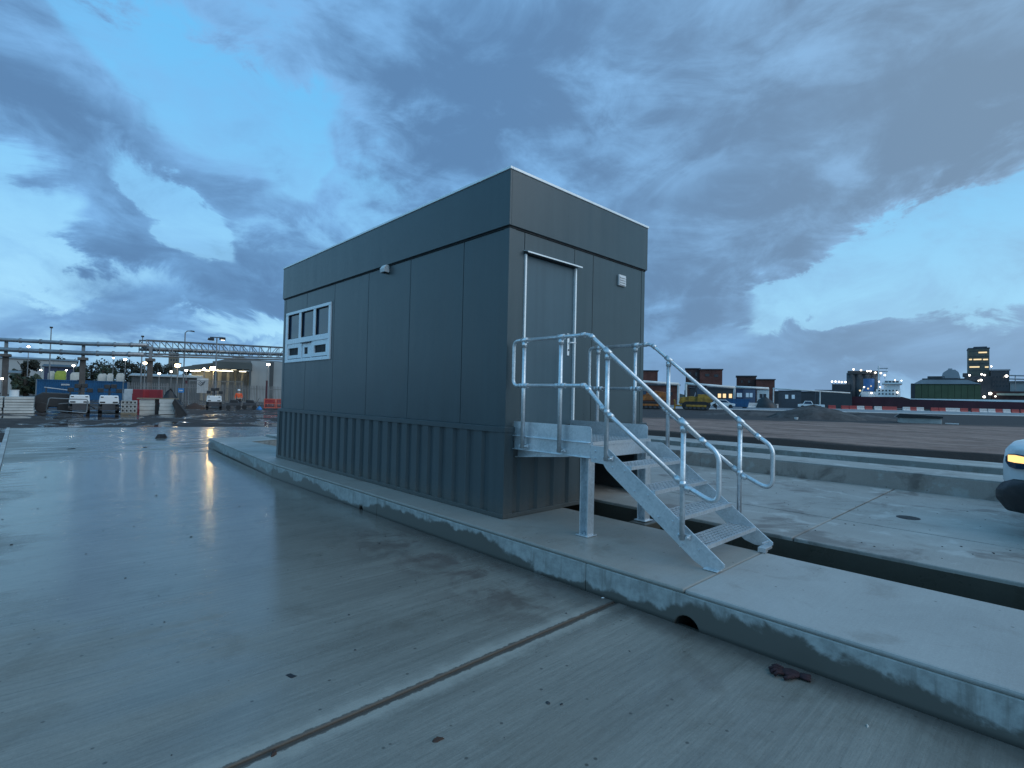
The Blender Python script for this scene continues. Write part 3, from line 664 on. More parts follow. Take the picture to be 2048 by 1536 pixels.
# handrails
TRD = .0205
def fitting(parent, p, d, l=.06, r=.029):
    d = Vector(d).normalized(); p = Vector(p); MB().cyl(p-d*l/2, p+d*l/2, r, 10).build('clamp', GALV, parent, smooth=True)
def bend(pts, r=.07, n=6):   # round the corners of a polyline
    pts = [Vector(p) for p in pts]; out = [pts[0]]
    for i in range(1, len(pts)-1):
        a, p, b_ = pts[i-1], pts[i], pts[i+1]; da = (a-p).normalized(); db = (b_-p).normalized()
        ra = min(r, (a-p).length*.45, (b_-p).length*.45); q0 = p+da*ra; q1 = p+db*ra
        for k in range(n+1):
            t = k/n; out.append(q0*(1-t)**2+p*2*t*(1-t)+q1*t*t)
    return out+[pts[-1]]
for y, s in ((-.045,1),(-1.155,-1)):
    xl = -.07 if s > 0 else -.27
    x1 = -.235 if s > 0 else -.40; x2 = -.77 if s > 0 else -.93
    SLT = .772
    zt = lambda x: 1.985-SLT*(-1.135-x)*1.0
    top = [(x1,y,1.985),(-1.135,y,1.985),(-2.36,y,1.985-.8*1.225+.0),]
    top[2] = (-2.36,y,1.985-.81*1.225)
    V = lambda x: 1.985-.81*(-1.135-x)
    M1 = lambda x: 1.485-.73*(-1.10-x)
    rail = MB().tube(bend([(x1,y,1.985),(-1.135,y,1.985),(-2.30,y,V(-2.30))], .05), TRD, 10).build('top_rail', GALV, st, smooth=True)
    zm2 = .667
    MB().tube(bend([(x1,y,1.485),(-1.10,y,1.485),(-1.35,y,1.235),(-2.138,y,zm2)], .03), TRD, 10).build('mid_rail', GALV, st, smooth=True)
    MB().tube(bend([(x1,y,1.985),(xl,y,1.985),(xl,y,1.485),(x1,y,1.485)], .10), TRD, 10).build('end_loop', GALV, st, smooth=True)
    MB().tube(bend([(-2.30,y,V(-2.30)),(-2.445,y,V(-2.42)),(-2.445,y,.53),(-2.138,y,zm2)], .13, 8), TRD, 10).build('end_loop', GALV, st, smooth=True)
    for x, zb, zt_ in ((x1,.80,1.985),(x2,.80,1.985),(-1.357,.775,V(-1.357)),(-2.138,.205,V(-2.138))):
        po = MB().cyl((x,y,zb),(x,y,zt_-.03), .022, 12).build('handrail_post', GALV, st, smooth=True)
        bx_ = MB().box(x-.055, x+.055, y-s*.05, y-s*.022, zb+.005, zb+.045).build('post_flange', GALV, po, bev=.004)
        for q in (-1,1):
            MB().cyl((x+q*.04,y-s*.022,zb+.025),(x+q*.04,y+s*.006,zb+.025), .012, 8).build('bolt', GALV, po)
        sl = 1 if x > -1.2 else 0
        fitting(po, (x,y,zt_), (1,0,0) if sl else (1,0,.81), .085, .028); fitting(po, (x,y,zt_-.05), (0,0,1), .05, .029)
        zm = 1.485 if sl else (1.235 if x > -1.5 else zm2)
        fitting(po, (x,y,zm), (0,0,1), .05, .029)
        for q in (-1,1): fitting(po, (x+q*.045,y,zm+(0 if sl else q*.045*.73)), (1,0,0) if sl else (1,0,.73), .05, .0265)
    for p, d in (((-1.06,y,1.985),(1,0,0)),((-1.17,y,1.957),(1,0,.81)),((-1.07,y,1.485),(1,0,0)),((-1.135,y,1.45),(1,0,1)),((-2.31,y,V(-2.31)),(1,0,.81))): fitting(rail, p, d, .05, .026)

# ------------------------------------------------------------------ things lying about
gl = MB(); gx, gy = -3.19, .60
gl.sph((gx,gy,ZR+.018), .055, 12, 8, (1.15,.85,.32))
glv = thing('work_glove', 'dark red work glove dropped at foot of kerb', 'glove', (gx,gy,ZR), math.radians(20))
body = MB().sph((0,0,.017), .052, 12, 8, (1.1,.9,.32)); cuff = MB().cyl((-.05,0,.016),(-.105,.004,.014), .030, 12, .036)
cuff.v = [(x, y_, .014+(z-.014)*.42) for x, y_, z in cuff.v]
body.build('palm', 'glove', glv, smooth=True); cuff.build('cuff', 'glove', glv, smooth=True)
for k, (yy, ln, an) in enumerate(((-.034,.062,-.35),(-.012,.078,-.1),(.012,.074,.12),(.032,.058,.4))):
    p0 = Vector((.038,yy,.017)); p1 = p0+Vector((math.cos(an),math.sin(an),0))*ln*.55; p2 = p1+Vector((math.cos(an+.5),math.sin(an+.5),-.1))*ln*.45
    MB().tube([p0,p1+Vector((0,0,.008)),p2], .0105, 8).build('finger', 'glove', glv, smooth=True)
MB().tube([(-.015,.038,.016),(.012,.068,.02),(.034,.08,.013)], .0115, 8).build('thumb', 'glove', glv, smooth=True)
def scrap(name, label, cat, u, v, size, mat, z=ZR, seed=1, flat=.35):
    p = onz(u, v, z); r = random.Random(seed); m_ = MB()
    n = 9; prof = [(math.cos(2*math.pi*i/n)*size*r.uniform(.55,1.15), math.sin(2*math.pi*i/n)*size*.5*r.uniform(.5,1.2)) for i in range(n)]
    m_.poly([(x,y,.001) for x,y in prof]+[(x*.6+r.uniform(-.1,.1)*size, y*.6, size*flat*r.uniform(.5,1.2)) for x,y in prof], [tuple(range(n-1,-1,-1)), tuple(range(n,2*n))]+[(i,(i+1)%n,(i+1)%n+n,i+n) for i in range(n)])
    o = m_.build(name, mat); o.location = (p.x,p.y,z); o.rotation_euler = (0,0,r.uniform(0,6)); return tag(o, label, cat)
scrap('cloth_rag', 'black crumpled rag lying far down the concrete road', 'rag', 322, 876, .24, 'rag', seed=3, flat=.5)
scrap('wood_chip', 'brown splinter of wood in the near corner concrete bay', 'wood', 875, 1480, .030, 'litter_brown', seed=5)
scrap('wood_chip', 'brown torn scrap stuck in the nearest road joint', 'litter', 548, 1506, .032, 'litter_brown', seed=8)
scrap('mud_clod', 'dark mud clod in road left of crumpled rag', 'clod', 143, 898, .14, 'rag', seed=9, flat=.12)
scrap('mud_clod', 'small dark mud clod nearest the crumpled rag', 'clod', 290, 895, .12, 'rag', seed=10, flat=.12)
scrap('cigarette_stub', 'tiny white stub at foot of kerb below the stairs', 'stub', 1206, 1196, .018, 'white_plastic', seed=12)
scrap('stone', 'small pale stone on near concrete right of drain hole', 'stone', 1735, 1453, .014, 'pale_block', seed=13, flat=.6)
scrap('mud_clod', 'thin dark curl of mud mid road before nearest joint', 'clod', 582, 1352, .045, 'rag', seed=14, flat=.1)

# ------------------------------------------------------------------ white van, nose only in view on the far lane
vp = at(2000, 950, 5.8); VO = (vp.x-.78*1.72, vp.y+.62*1.72, .004)
van = thing('white_van', 'white van with black bumper and lit headlight at right edge', 'van', VO, math.atan2(.78,.62))
# local: +x forward, y left; the nose's left corner stands at the origin
def vloft(sections, name, mat, smooth=True, parent=van):
    n = len(sections[0]); m_ = MB(); o = []
    for S_ in sections: m_.v += S_
    for i in range(len(sections)-1):
        for k in range(n): m_.f.append((i*n+k, i*n+(k+1)%n, (i+1)*n+(k+1)%n, (i+1)*n+k))
    m_.f += [tuple(range(n-1,-1,-1)), tuple((len(sections)-1)*n+k for k in range(n))]
    return m_.build(name, mat, parent, bev=.02, smooth=smooth)
def vsec(x, z0, z1, hw, tuck=.06, cy=-.9, top=.12):
    return [(x,cy+hw-tuck,z0),(x,cy+hw,z0+.12),(x,cy+hw,z0+(z1-z0)*.6),(x,cy+hw-top*.5,z1-.06),(x,cy+hw-top*1.6,z1),(x,cy,z1+.03),
            (x,cy-hw+top*1.6,z1),(x,cy-hw+top*.5,z1-.06),(x,cy-hw,z0+(z1-z0)*.6),(x,cy-hw,z0+.12),(x,cy-hw+tuck,z0)]
vb = vloft([vsec(.0,.50,.915,.70,.1,-.9,.05),vsec(-.05,.45,.95,.83,.08,-.9,.05),vsec(-.16,.42,.99,.895,.06,-.9,.06),vsec(-.45,.4,1.06,.915),vsec(-1.0,.38,1.14,.905),vsec(-1.06,.38,1.15,.905)], 'body', 'van_white')
vloft([vsec(-1.06,.38,1.15,.905),vsec(-1.5,.36,1.62,.90,.06,-.9,.2),vsec(-1.95,.36,1.84,.90,.06,-.9,.2),vsec(-3.65,.36,1.86,.90,.06,-.9,.14),vsec(-3.82,.4,1.8,.88,.06,-.9,.14)], 'load_body', 'van_white')
vloft([vsec(.10,.30,.52,.50,.1),vsec(.085,.26,.575,.70,.12),vsec(.02,.235,.585,.845,.12),vsec(-.10,.225,.585,.935,.10),vsec(-.34,.235,.585,.955,.08),vsec(-.42,.25,.50,.93,.06)], 'bumper', 'rubber')
for s in (1,-1):
    cy = -.9+s*.9
    def hp(x, y, z): return (x, -.9+s*y, z)
    HB = [(.020,.28,.765,.80),(.018,.46,.710,.845),(.016,.62,.700,.86),(.004,.70,.715,.855),(-.020,.755,.765,.82)]
    hl = MB().poly([hp(x,y,z0) for x,y,z0,z1 in HB]+[hp(x,y,z1) for x,y,z0,z1 in HB], [(i,i+1,i+6,i+5) for i in range(4)])
    ho = hl.build('headlight', 'glass_dark', van)
    sm_ = ho.modifiers.new('solid', 'SOLIDIFY'); sm_.thickness = .03; sm_.offset = 0
    MB().poly([hp(x+.02,y+.008,z0+(z1-z0)*.42) for x,y,z0,z1 in HB[:4]]+[hp(x+.02,y+.008,z1-.012) for x,y,z0,z1 in HB[:4]], [(i,i+1,i+5,i+4) for i in range(3)]).build('bulb', 'headlight_glow', ho).modifiers.new('solid', 'SOLIDIFY').thickness = .02
    for xw in (-.86,-3.0):
        wh = MB().cyl((xw,-.9+s*.70,.325),(xw,-.9+s*.915,.325), .325, 24).build('wheel', 'rubber', van, bev=.02)
        MB().cyl((xw,-.9+s*.90,.325),(xw,-.9+s*.922,.325), .2, 18).build('rim', 'steel_dark', wh)
    MB().prism([(-1.42,1.18),(-2.15,1.18),(-2.15,1.66),(-1.80,1.66)], 'y', -.9+s*.862, -.9+s*.903).build('side_window', 'glass_dark', van)
    MB().sph((-1.42,-.9+s*1.02,1.2), .11, 10, 8, (.6,.8,1.1)).build('wing_mirror', 'black_plastic', van, smooth=True)
MB().prism([(-1.10,1.19),(-1.50,1.66),(-1.90,1.83),(-1.90,1.86),(-1.53,1.70),(-1.09,1.215)], 'y', -1.65, -.15).build('windscreen', 'glass_dark', van)
MB().box(.02, .055, -1.2, -.6, .60, .72).build('grille', 'black_plastic', van, bev=.01)
MB().cyl((.05,-.16,.60),(.058,-.16,.60), .03, 10).build('fog_lamp', 'side_lamp', van)
# ------------------------------------------------------------------ background things, each set on its own ground at its own distance
class BG:
    """local frame of a thing at column u, D metres ahead: x to the right, y away, z up from its ground"""
    def __init__(s, name, label, cat, u, D, group=None, z=None, turn=None):
        p = at(u, 780, D); s.D = D; s.u = u
        s.turn = -.92*math.atan2(u-1024, FPX) if turn is None else turn
        s.base = Vector((p.x, p.y, zg(p.x, p.y) if z is None else z)); c, n = math.cos(s.turn), math.sin(s.turn)
        s.ex = Vector((RG.x*c-RG.y*n, RG.x*n+RG.y*c, 0)); s.ey = Vector((-s.ex.y, s.ex.x, 0))
        s.o = thing(name, label, cat, s.base, YAW-math.pi/2+s.turn, group)
    def hit(s, u, v):      # where the sight line of a pixel meets the upright plane of the thing's front
        d = ray(u, v); return CAM+d*((s.base-CAM).dot(s.ey)/d.dot(s.ey))-s.base
    def X(s, u, v=780): return s.hit(u, v).dot(s.ex)
    def Z(s, v, u=None): return s.hit(s.u if u is None else u, v).z
    def box(s, name, mat, u0, v0, u1, v1, d=1., y=0., parent=None, bev=0., toground=False):
        um = (u0+u1)/2
        return MB().box(s.X(u0,v1), s.X(u1,v1), y, y+d, 0 if toground else s.Z(v1,um), s.Z(v0,um)).build(name, mat, parent or s.o, bev=bev)
def lamp_ball(name, label, u, v, D, r, mat, pole=True, group='lit yard lamps', polemat='pole_grey'):
    b = BG(name, label, 'lamp', u, D, group)
    z = b.Z(v)
    MB().sph((0,0,z), r, 8, 6, (1.15,.8,.8)).build('bulb', mat, b.o)
    MB().box(-r*1.5, r*1.5, -r*.5, r*1.4, z+r*.7, z+r*1.15).build('lamp_hood', 'lamp_black', b.o)
    if pole: MB().cyl((0,r*1.6,0),(0,r*1.6,z+r*1.1), .07, 8, .045).build('pole', polemat, b.o)
    return b

# --- left: stacked blocks
b = BG('block_stack', 'stack of pale grey concrete slabs with white drum on top', 'blocks', 18, 31)
rb = random.Random(4)
x0, x1 = b.X(-60), b.X(71); nlay = 6; h = b.Z(793)/nlay
for k in range(nlay):
    for q in range(2):
        xa = x0+(x1-x0)*q/2; xb = x0+(x1-x0)*(q+1)/2
        MB().box(xa+.02+rb.uniform(0,.04), xb-.02-rb.uniform(0,.05), rb.uniform(0,.06), 1.3, k*h+.012, (k+1)*h-.012).build('block', 'pale_block', b.o, bev=.015)
zt = b.base.z+b.Z(793)
d_ = BG('white_drum', 'small white drum standing on pale slab stack', 'drum', 28, 31.4, z=zt)
MB().cyl((0,.3,0),(0,.3,.36), .22, 14).build('drum_shell', 'white_plastic', d_.o); MB().cyl((0,.3,.36),(0,.3,.40), .235, 14).build('lid', 'white_plastic', d_.o)
# dark wheeled machine
b = BG('site_compressor', 'dark wheeled site machine between pale slabs and bent tube barrier', 'machine', 108, 33.5)
MB().prism([(-1.0,.35),(1.0,.35),(1.05,.9),(.7,1.25),(-.55,1.3),(-1.0,1.0)], 'y', 0, 1.3).build('hood', 'lamp_black', b.o, bev=.06)
for x in (-.55,.5): MB().cyl((x,-.06,.33),(x,.16,.33), .33, 16).build('wheel', 'rubber', b.o, bev=.03); 
MB().tube([(1.05,.6,.4),(1.9,.5,.42),(2.1,.5,.25)], .05, 8).build('drawbar', 'steel_dark', b.o)
# bent tube barrier
b = BG('tube_barrier', 'bent rectangular tube barrier leaning before the left lighting tower', 'barrier', 135, 30.2)
P = [(b.X(94),0,b.Z(822,94)),(b.X(99),0,b.Z(796,99)),(b.X(140),0,b.Z(798,140)),(b.X(176),.12,b.Z(799,176)),(b.X(175),.12,b.Z(826,175)),(b.X(94),0,b.Z(820,94))]
P = [(x,y,max(.03,z)) for x,y,z in P]
MB().tube(bend(P,.1), .03, 8).build('frame', 'pole_grey', b.o, smooth=True)
MB().tube([(b.X(118),0,b.Z(808,118)),(b.X(140),.0,b.Z(806,140))], .02, 6).build('stay', 'pole_grey', b.o)
# lighting towers
def light_tower(u, D, label, w=.98):
    b = BG('lighting_tower', label, 'light tower', u, D, 'towable lighting towers', turn=-math.atan2(u-1024, FPX))
    bd = MB().prism([(-w/2,.62),(w/2,.62),(w/2+.03,.75),(w/2-.02,1.18),(-w/2+.02,1.18),(-w/2-.03,.75)], 'y', 0, 1.5).build('canopy', 'van_white', b.o, bev=.05)
    for s in (-1,1):
        MB().box(s*w*.33-.13, s*w*.33+.13, -.012, .02, .69, .78).build('tail_light', 'rubber', b.o); MB().box(s*w*.36-.07, s*w*.36+.07, -.012, .02, 1.04, 1.10).build('lifting_eye', 'rubber', b.o)
        MB().cyl((s*(w/2-.15),.5,.3),(s*(w/2+.05),.5,.3), .3, 14).build('wheel', 'rubber', b.o)
    MB().box(-w/2+.15, w/2-.15, .05, 1.45, .25, .615).build('chassis', 'steel_dark', b.o)
    MB().cyl((0,.75,1.18),(0,.75,1.75), .06, 8).build('mast', 'steel_dark', b.o)
    for k, (x, z) in enumerate(((-.45,1.5),(-.12,1.75),(.22,1.78),(.5,1.48))):
        MB().box(x-.16, x+.16, .45, .8, z-.14, z+.13).build('lamp_head', 'lamp_black', b.o, bev=.03)
    MB().tube([(-.6,.6,1.4),(.6,.6,1.4)], .03, 6).build('lamp_bar', 'steel_dark', b.o)
    MB().box(-w*.45, w*.45, 0, .1, .22, .30).build('bumper_bar', 'steel_dark', b.o)
    return b
light_tower(160, 33, 'white towable lighting tower behind the bent tube barrier'); light_tower(219, 33.5, 'white towable lighting tower beside pallet of holed blocks')
light_tower(429, 47, 'white towable lighting tower alone before the lit warehouse', 1.15)
# leaning white pole across the blue container
b = BG('timber_pole', 'thin white pole leaning above dark machine before blue container', 'pole', 115, 34)
MB().cyl((b.X(88),.1,b.Z(774.5,88)),(b.X(142),.1,b.Z(781,142)), .03, 6).build('rod', 'white_barrier', b.o); MB().cyl((b.X(140),.1,0),(b.X(140),.1,b.Z(780,140)), .04, 6).build('leg', 'steel_dark', b.o); MB().cyl((b.X(92),.1,0),(b.X(92),.1,b.Z(775,92)), .04, 6).build('leg', 'steel_dark', b.o)
# holed blocks
b = BG('hollow_block_pallet', 'pallet of grey blocks with rows of square holes', 'blocks', 258, 33)
xa, xb, zt = b.X(243), b.X(275), b.Z(801)
MB().box(xa, xb, .05, .9, 0, .12).build('pallet', 'timber', b.o)
rows = 3; hh = (zt-.12)/rows
for k in range(rows):
    for q in range(4):
        wq = (xb-xa)/4; c0 = xa+q*wq; z0 = .12+k*hh
        MB().box(c0+.008, c0+wq*.28, .04, .9, z0+.008, z0+hh-.008).box(c0+wq*.72, c0+wq-.008, .04, .9, z0+.008, z0+hh-.008).box(c0+wq*.28, c0+wq*.72, .04, .9, z0+.008, z0+hh*.25).box(c0+wq*.28, c0+wq*.72, .04, .9, z0+hh*.75, z0+hh-.008).box(c0+wq*.28, c0+wq*.72, .5, .9, z0+hh*.25, z0+hh*.75).build('block', 'weathered_concrete', b.o)
# plank across two block piles, red and white water barriers behind
for u0, u1, lb in ((279,312,'left pile of pale blocks under the long plank'),(319,351,'right pile of pale blocks under the long plank')):
    b = BG('block_pile', lb, 'blocks', (u0+u1)/2, 34.5, 'block piles under the plank')
    xa, xb, zt = b.X(u0), b.X(u1), b.Z(799); n_ = 4
    for k in range(n_): MB().box(xa+rb.uniform(0,.04), xb-rb.uniform(0,.04), rb.uniform(0,.05), 1., zt*k/n_+.006, zt*(k+1)/n_-.006).build('block', 'pale_block', b.o, bev=.012)
    ztop = b.base.z+zt
p_ = BG('long_plank', 'long grey plank laid across two pale block piles', 'plank', 316, 34.6, z=ztop)
MB().box(p_.X(274), p_.X(358), .1, .8, .0, .07).build('board', 'timber', p_.o); MB().box(p_.X(310), p_.X(318), .3, .5, -(ztop+.29), -.002).build('prop', 'rubber', p_.o)
def water_barrier(u, D, w, h, mat, label, turn=0., group='water barriers'):
    b = BG('water_barrier', label, 'barrier', u, D, group, turn=turn)
    MB().prism([(-.25,0),(.25,0),(.22,.14*h),(.10,.30*h),(.08,h),(-.08,h),(-.10,.30*h),(-.22,.14*h)], 'x', -w/2, w/2).build('shell', mat, b.o, bev=.03)
    MB().box(-w/2-.05, -w/2, -.05, .05, .3*h, .8*h).build('lug', mat, b.o)
    return b
for u, D, mt, lb, tn in ((262,38,'white_barrier','white water barrier left of the red ones behind the plank',.1),(278,37,'red_plastic','red water barrier left in pile behind the plank',-.1),(294,38.5,'red_plastic','middle red water barrier behind the plank',.25),(313,37,'red_plastic','right red water barrier next to black heap',0.)):
    water_barrier(u, D, .85, 1.62, mt, lb, tn, 'red and white barriers behind the plank')
# black heap and chute
def heap(name, label, cat, u, D, wx, wy, h, mat, seed=1, group=None, n=14, kind=None):
    b = BG(name, label, cat, u, D, group); r = random.Random(seed); V_ = []; F_ = []
    rings = 6
    for i in range(rings):
        t = i/(rings-1)
        for k in range(n):
            a = 2*math.pi*k/n; rr = (1-t)**.8*(1+r.uniform(-.14,.14))
            V_.append((math.cos(a)*wx*rr, math.sin(a)*wy*rr, -.03+h*(t**.8)*(1+r.uniform(-.07,.07))))
    for i in range(rings-1):
        for k in range(n): F_.append((i*n+k, i*n+(k+1)%n, (i+1)*n+(k+1)%n, (i+1)*n+k))
    MB().poly(V_, F_).build('heap_body', mat, b.o, smooth=True); return b
heap('tarpaulin_heap', 'black tarpaulin heap at right end of the plank', 'tarp', 341, 36.5, .85, .6, 1.75, 'rubber', 3)
b = BG('steel_chute', 'black steel chute sloping down to the wet ground', 'chute', 362, 34.5)
MB().prism([(b.X(350),1.05),(b.X(376),.06),(b.X(376),.0),(b.X(356),.0),(b.X(345),.75)], 'y', 0, .9).build('tray', 'rubber', b.o); MB().prism([(b.X(351),1.09),(b.X(378),.08),(b.X(378),.0),(b.X(376.2),.0),(b.X(350),1.04)], 'y', -.05, -.01).build('side_plate', 'steel_dark', b.o)
b = BG('blue_sign', 'small light blue notice board on post behind black heap', 'sign', 362, 40)
b.box('board', 'tarp_blue', 356, 776.5, 368, 785, .04); MB().cyl((0,.06,0),(0,.06,b.Z(777)), .04, 6).build('post', 'steel_dark', b.o)
MB().box(b.X(358.5), b.X(365.5), -.012, -.004, b.Z(782), b.Z(780)).build('lettering_band', 'white_barrier', b.o)
heap('rubble_heap', 'brown rubble heap left of the lone lighting tower', 'rubble', 390, 46, .9, .7, .55, 'litter_brown', 5)
heap('rubble_heap', 'dark spoil heap between lighting tower and worker', 'rubble', 452, 50, 1.3, .8, .5, 'soil', 6)
# worker in orange jacket
b = BG('person', 'worker in orange jacket and white helmet standing by the fence', 'person', 478, 50)
def skin_body(nodes, edges, mat, name, parent):
    me = bpy.data.meshes.new(name); me.from_pydata([n_[0] for n_ in nodes], edges, []); o = bpy.data.objects.new(name, me); COL.objects.link(o); o.parent = parent
    o.modifiers.new('skin', 'SKIN'); o.modifiers.new('sub', 'SUBSURF').levels = 1; o.modifiers['sub'].render_levels = 1
    for i, n_ in enumerate(nodes): me.skin_vertices[0].data[i].radius = (n_[1], n_[2] if len(n_) > 2 else n_[1]); me.skin_vertices[0].data[i].use_root = i == 0
    me.materials.append(MATS[mat]); return o
H = [((0,0,.95),.15,.11),((0,0,1.15),.15,.11),((0,0,1.36),.18,.12),((0,0,1.48),.07),((0,-.01,1.56),.065),((0,-.01,1.66),.085,.1),((0,-.01,1.74),.06),
     ((.2,0,1.40),.06),((.27,-.02,1.15),.05),((.24,-.14,.95),.04),((.23,-.19,.88),.035),((-.2,0,1.40),.06),((-.28,0,1.14),.05),((-.27,-.06,.9),.04),((-.26,-.08,.82),.035),
     ((.1,0,.86),.1),((.11,-.02,.48),.075),((.12,.02,.08),.05),((.12,-.12,.04),.045),((-.1,0,.86),.1),((-.12,-.01,.48),.075),((-.13,.03,.08),.05),((-.14,-.1,.04),.045)]
E_ = [(0,1),(1,2),(2,3),(3,4),(4,5),(5,6),(2,7),(7,8),(8,9),(9,10),(2,11),(11,12),(12,13),(13,14),(0,15),(15,16),(16,17),(17,18),(0,19),(19,20),(20,21),(21,22)]
skin_body(H, E_, 'skin', 'body', b.o)
J = [((0,0,.92),.185,.14),((0,0,1.15),.18,.14),((0,0,1.37),.21,.145),((.215,0,1.41),.078),((.28,-.02,1.15),.068),((.25,-.13,.98),.06),((-.215,0,1.41),.078),((-.29,0,1.14),.068),((-.28,-.06,.93),.06)]
skin_body(J, [(0,1),(1,2),(2,3),(3,4),(4,5),(2,6),(6,7),(7,8)], 'hivis', 'jacket', b.o)
K = [((0,0,.90),.17,.125),((.105,0,.82),.115),((.115,-.02,.48),.09),((.122,.02,.12),.075),((-.105,0,.82),.115),((-.122,-.01,.48),.09),((-.132,.03,.12),.075)]
skin_body(K, [(0,1),(1,2),(2,3),(0,4),(4,5),(5,6)], 'trousers', 'trousers', b.o)
MB().sph((0,-.01,1.73), .135, 12, 6, (1,1.15,.8)).box(-.10,.10,-.22,-.10,1.70,1.715).build('helmet', 'helmet', b.o, smooth=True)
for u, D, lb in ((468,46,'dark plate machine left of and before the worker'),(500,47,'dark wheeled trolley right of the worker')):
    b = BG('site_trolley', lb, 'machine', u, D)
    MB().box(-.55,.55,0,.7,.35,.62).build('bed', 'steel_dark', b.o, bev=.03); MB().prism([(-.35,.62),(.4,.62),(.3,.85),(-.25,.9)], 'y', .1, .6).build('engine', 'lamp_black', b.o, bev=.04)
    for x in (-.4,.4): MB().cyl((x,-.02,.2),(x,.1,.2), .2, 12).build('wheel', 'rubber', b.o)
    MB().tube([(.5,.3,.5),(.75,.3,1.0),(.8,.3,1.05)], .025, 6).build('handle', 'steel_dark', b.o)
b = heap('tarpaulin_heap', 'bright blue folded tarpaulin by the red barriers', 'tarp', 520, 48, .30, .3, .34, 'tarp_blue', 8)
# red plastic pedestrian barriers beside the cabin
for k, (u0, u1, D) in enumerate(((529,552,49),(553,580,49.4))):
    b = BG('pedestrian_barrier', ('red plastic pedestrian barrier beyond cabin, nearer the worker' if k == 0 else 'red plastic pedestrian barrier half hidden by cabin end'), 'barrier', (u0+u1)/2, D, 'red pedestrian barriers')
    xa, xb = b.X(u0), b.X(u1)
    MB().box(xa, xb, 0, .06, .92, 1.0).box(xa, xa+.07, 0, .06, .1, .92).box(xb-.07, xb, 0, .06, .1, .92).box(xa+.07, xb-.07, 0, .06, .12, .2).box(xa+.07, xb-.07, 0, .06, .52, .58).build('frame', 'orange_red', b.o)
    for q in range(8):
        x = xa+.07+(xb-xa-.14)*(q+.5)/8; MB().box(x-.015, x+.015, .015, .045, .2, .52).box(x-.05,x+.05,.015,.045,.58,.92).build('slat', 'red_plastic', b.o)
    for x in (xa+.1, xb-.1): MB().box(x-.04, x+.04, -.2, .26, 0, .1).build('foot', 'rubber', b.o)
# palisade fence
b = BG('palisade_fence', 'grey steel palisade fence along the back of the yard', 'fence', 420, 58, turn=.5)
fx0, fx1 = b.X(255), b.X(640); nb = 11
for k in range(nb+1):
    x = fx0+(fx1-fx0)*k/nb; MB().box(x-.05, x+.05, .06, .16, 0, 2.35).build('post', 'palisade', b.o)
for k in range(nb):
    xa = fx0+(fx1-fx0)*k/nb; xb = fx0+(fx1-fx0)*(k+1)/nb
    for z in (.45, 1.95): MB().box(xa+.05, xb-.05, .05, .09, z-.03, z+.03).build('rail', 'palisade', b.o)
    m_ = MB(); t = xa+.12
    while t < xb-.06: m_.prism([(t-.034,.08),(t+.034,.08),(t+.034,2.2),(t,2.4),(t-.034,2.2)], 'y', .02, .045); t += .155
    m_.build('pale_row', 'palisade', b.o, kind='stuff')
for u, lb in ((372,'dark red gate post left of the mesh gate'),(533,'dark red gate post nearest the cabin')):
    b = BG('gate_post', lb, 'post', u, 57.4); MB().box(-.09,.09,0,.18,0,b.Z(762)).build('shaft', 'hull_red', b.o, bev=.01); MB().box(-.11,.11,-.02,.2,b.Z(762),b.Z(762)+.05).build('cap', 'hull_red', b.o)
b = BG('mesh_gate', 'pale wire mesh gate in front of the palisade fence', 'gate', 432, 56.6, turn=.5)
xa, xb = b.X(377), b.X(486)
MB().box(xa, xb, 0, .05, b.Z(763), b.Z(761.5)).box(xa, xb, 0, .05, .1, .16).box(xa, xa+.06, 0, .05, .16, b.Z(763)).box(xb-.06, xb, 0, .05, .16, b.Z(763)).box((xa+xb)/2-.03,(xa+xb)/2+.03,0,.05,.16,b.Z(763)).build('frame', 'pole_grey', b.o)
m_ = MB(); t = xa+.15
while t < xb: m_.cyl((t,.02,.12),(t,.02,b.Z(763)), .008, 4); t += .15
z = .3
while z < b.Z(763): m_.cyl((xa,.03,z),(xb,.03,z), .008, 4); z += .15
m_.build('wire_mesh', 'pole_grey', b.o, kind='stuff')
MB().box(xa+.2,xa+.5,-.1,.15,0,.1).box(xb-.5,xb-.2,-.1,.15,0,.1).build('foot', 'weathered_concrete', b.o)
b = BG('sign_board', 'white board with dark chevron emblem hung on the mesh gate', 'sign', 404, 56.5, turn=.5)
sb = b.box('board', 'white_barrier', 393, 756.5, 416, 786, .03)
cx, cz = b.X(403), b.Z(767); s_ = .34
for k in range(3):   # three slanted strokes folded into a diamond
    o_ = (k-1)*.17
    MB().prism([(cx-.30+o_*.4,cz+o_*.9+.10),(cx-.02+o_*.4,cz+o_*.9-.16),(cx+.30+o_*.4,cz+o_*.9+.10),(cx+.30+o_*.4,cz+o_*.9+.18),(cx-.02+o_*.4,cz+o_*.9-.07),(cx-.30+o_*.4,cz+o_*.9+.18)], 'y', -.012, -.003).build('emblem_stroke', 'slate', sb)
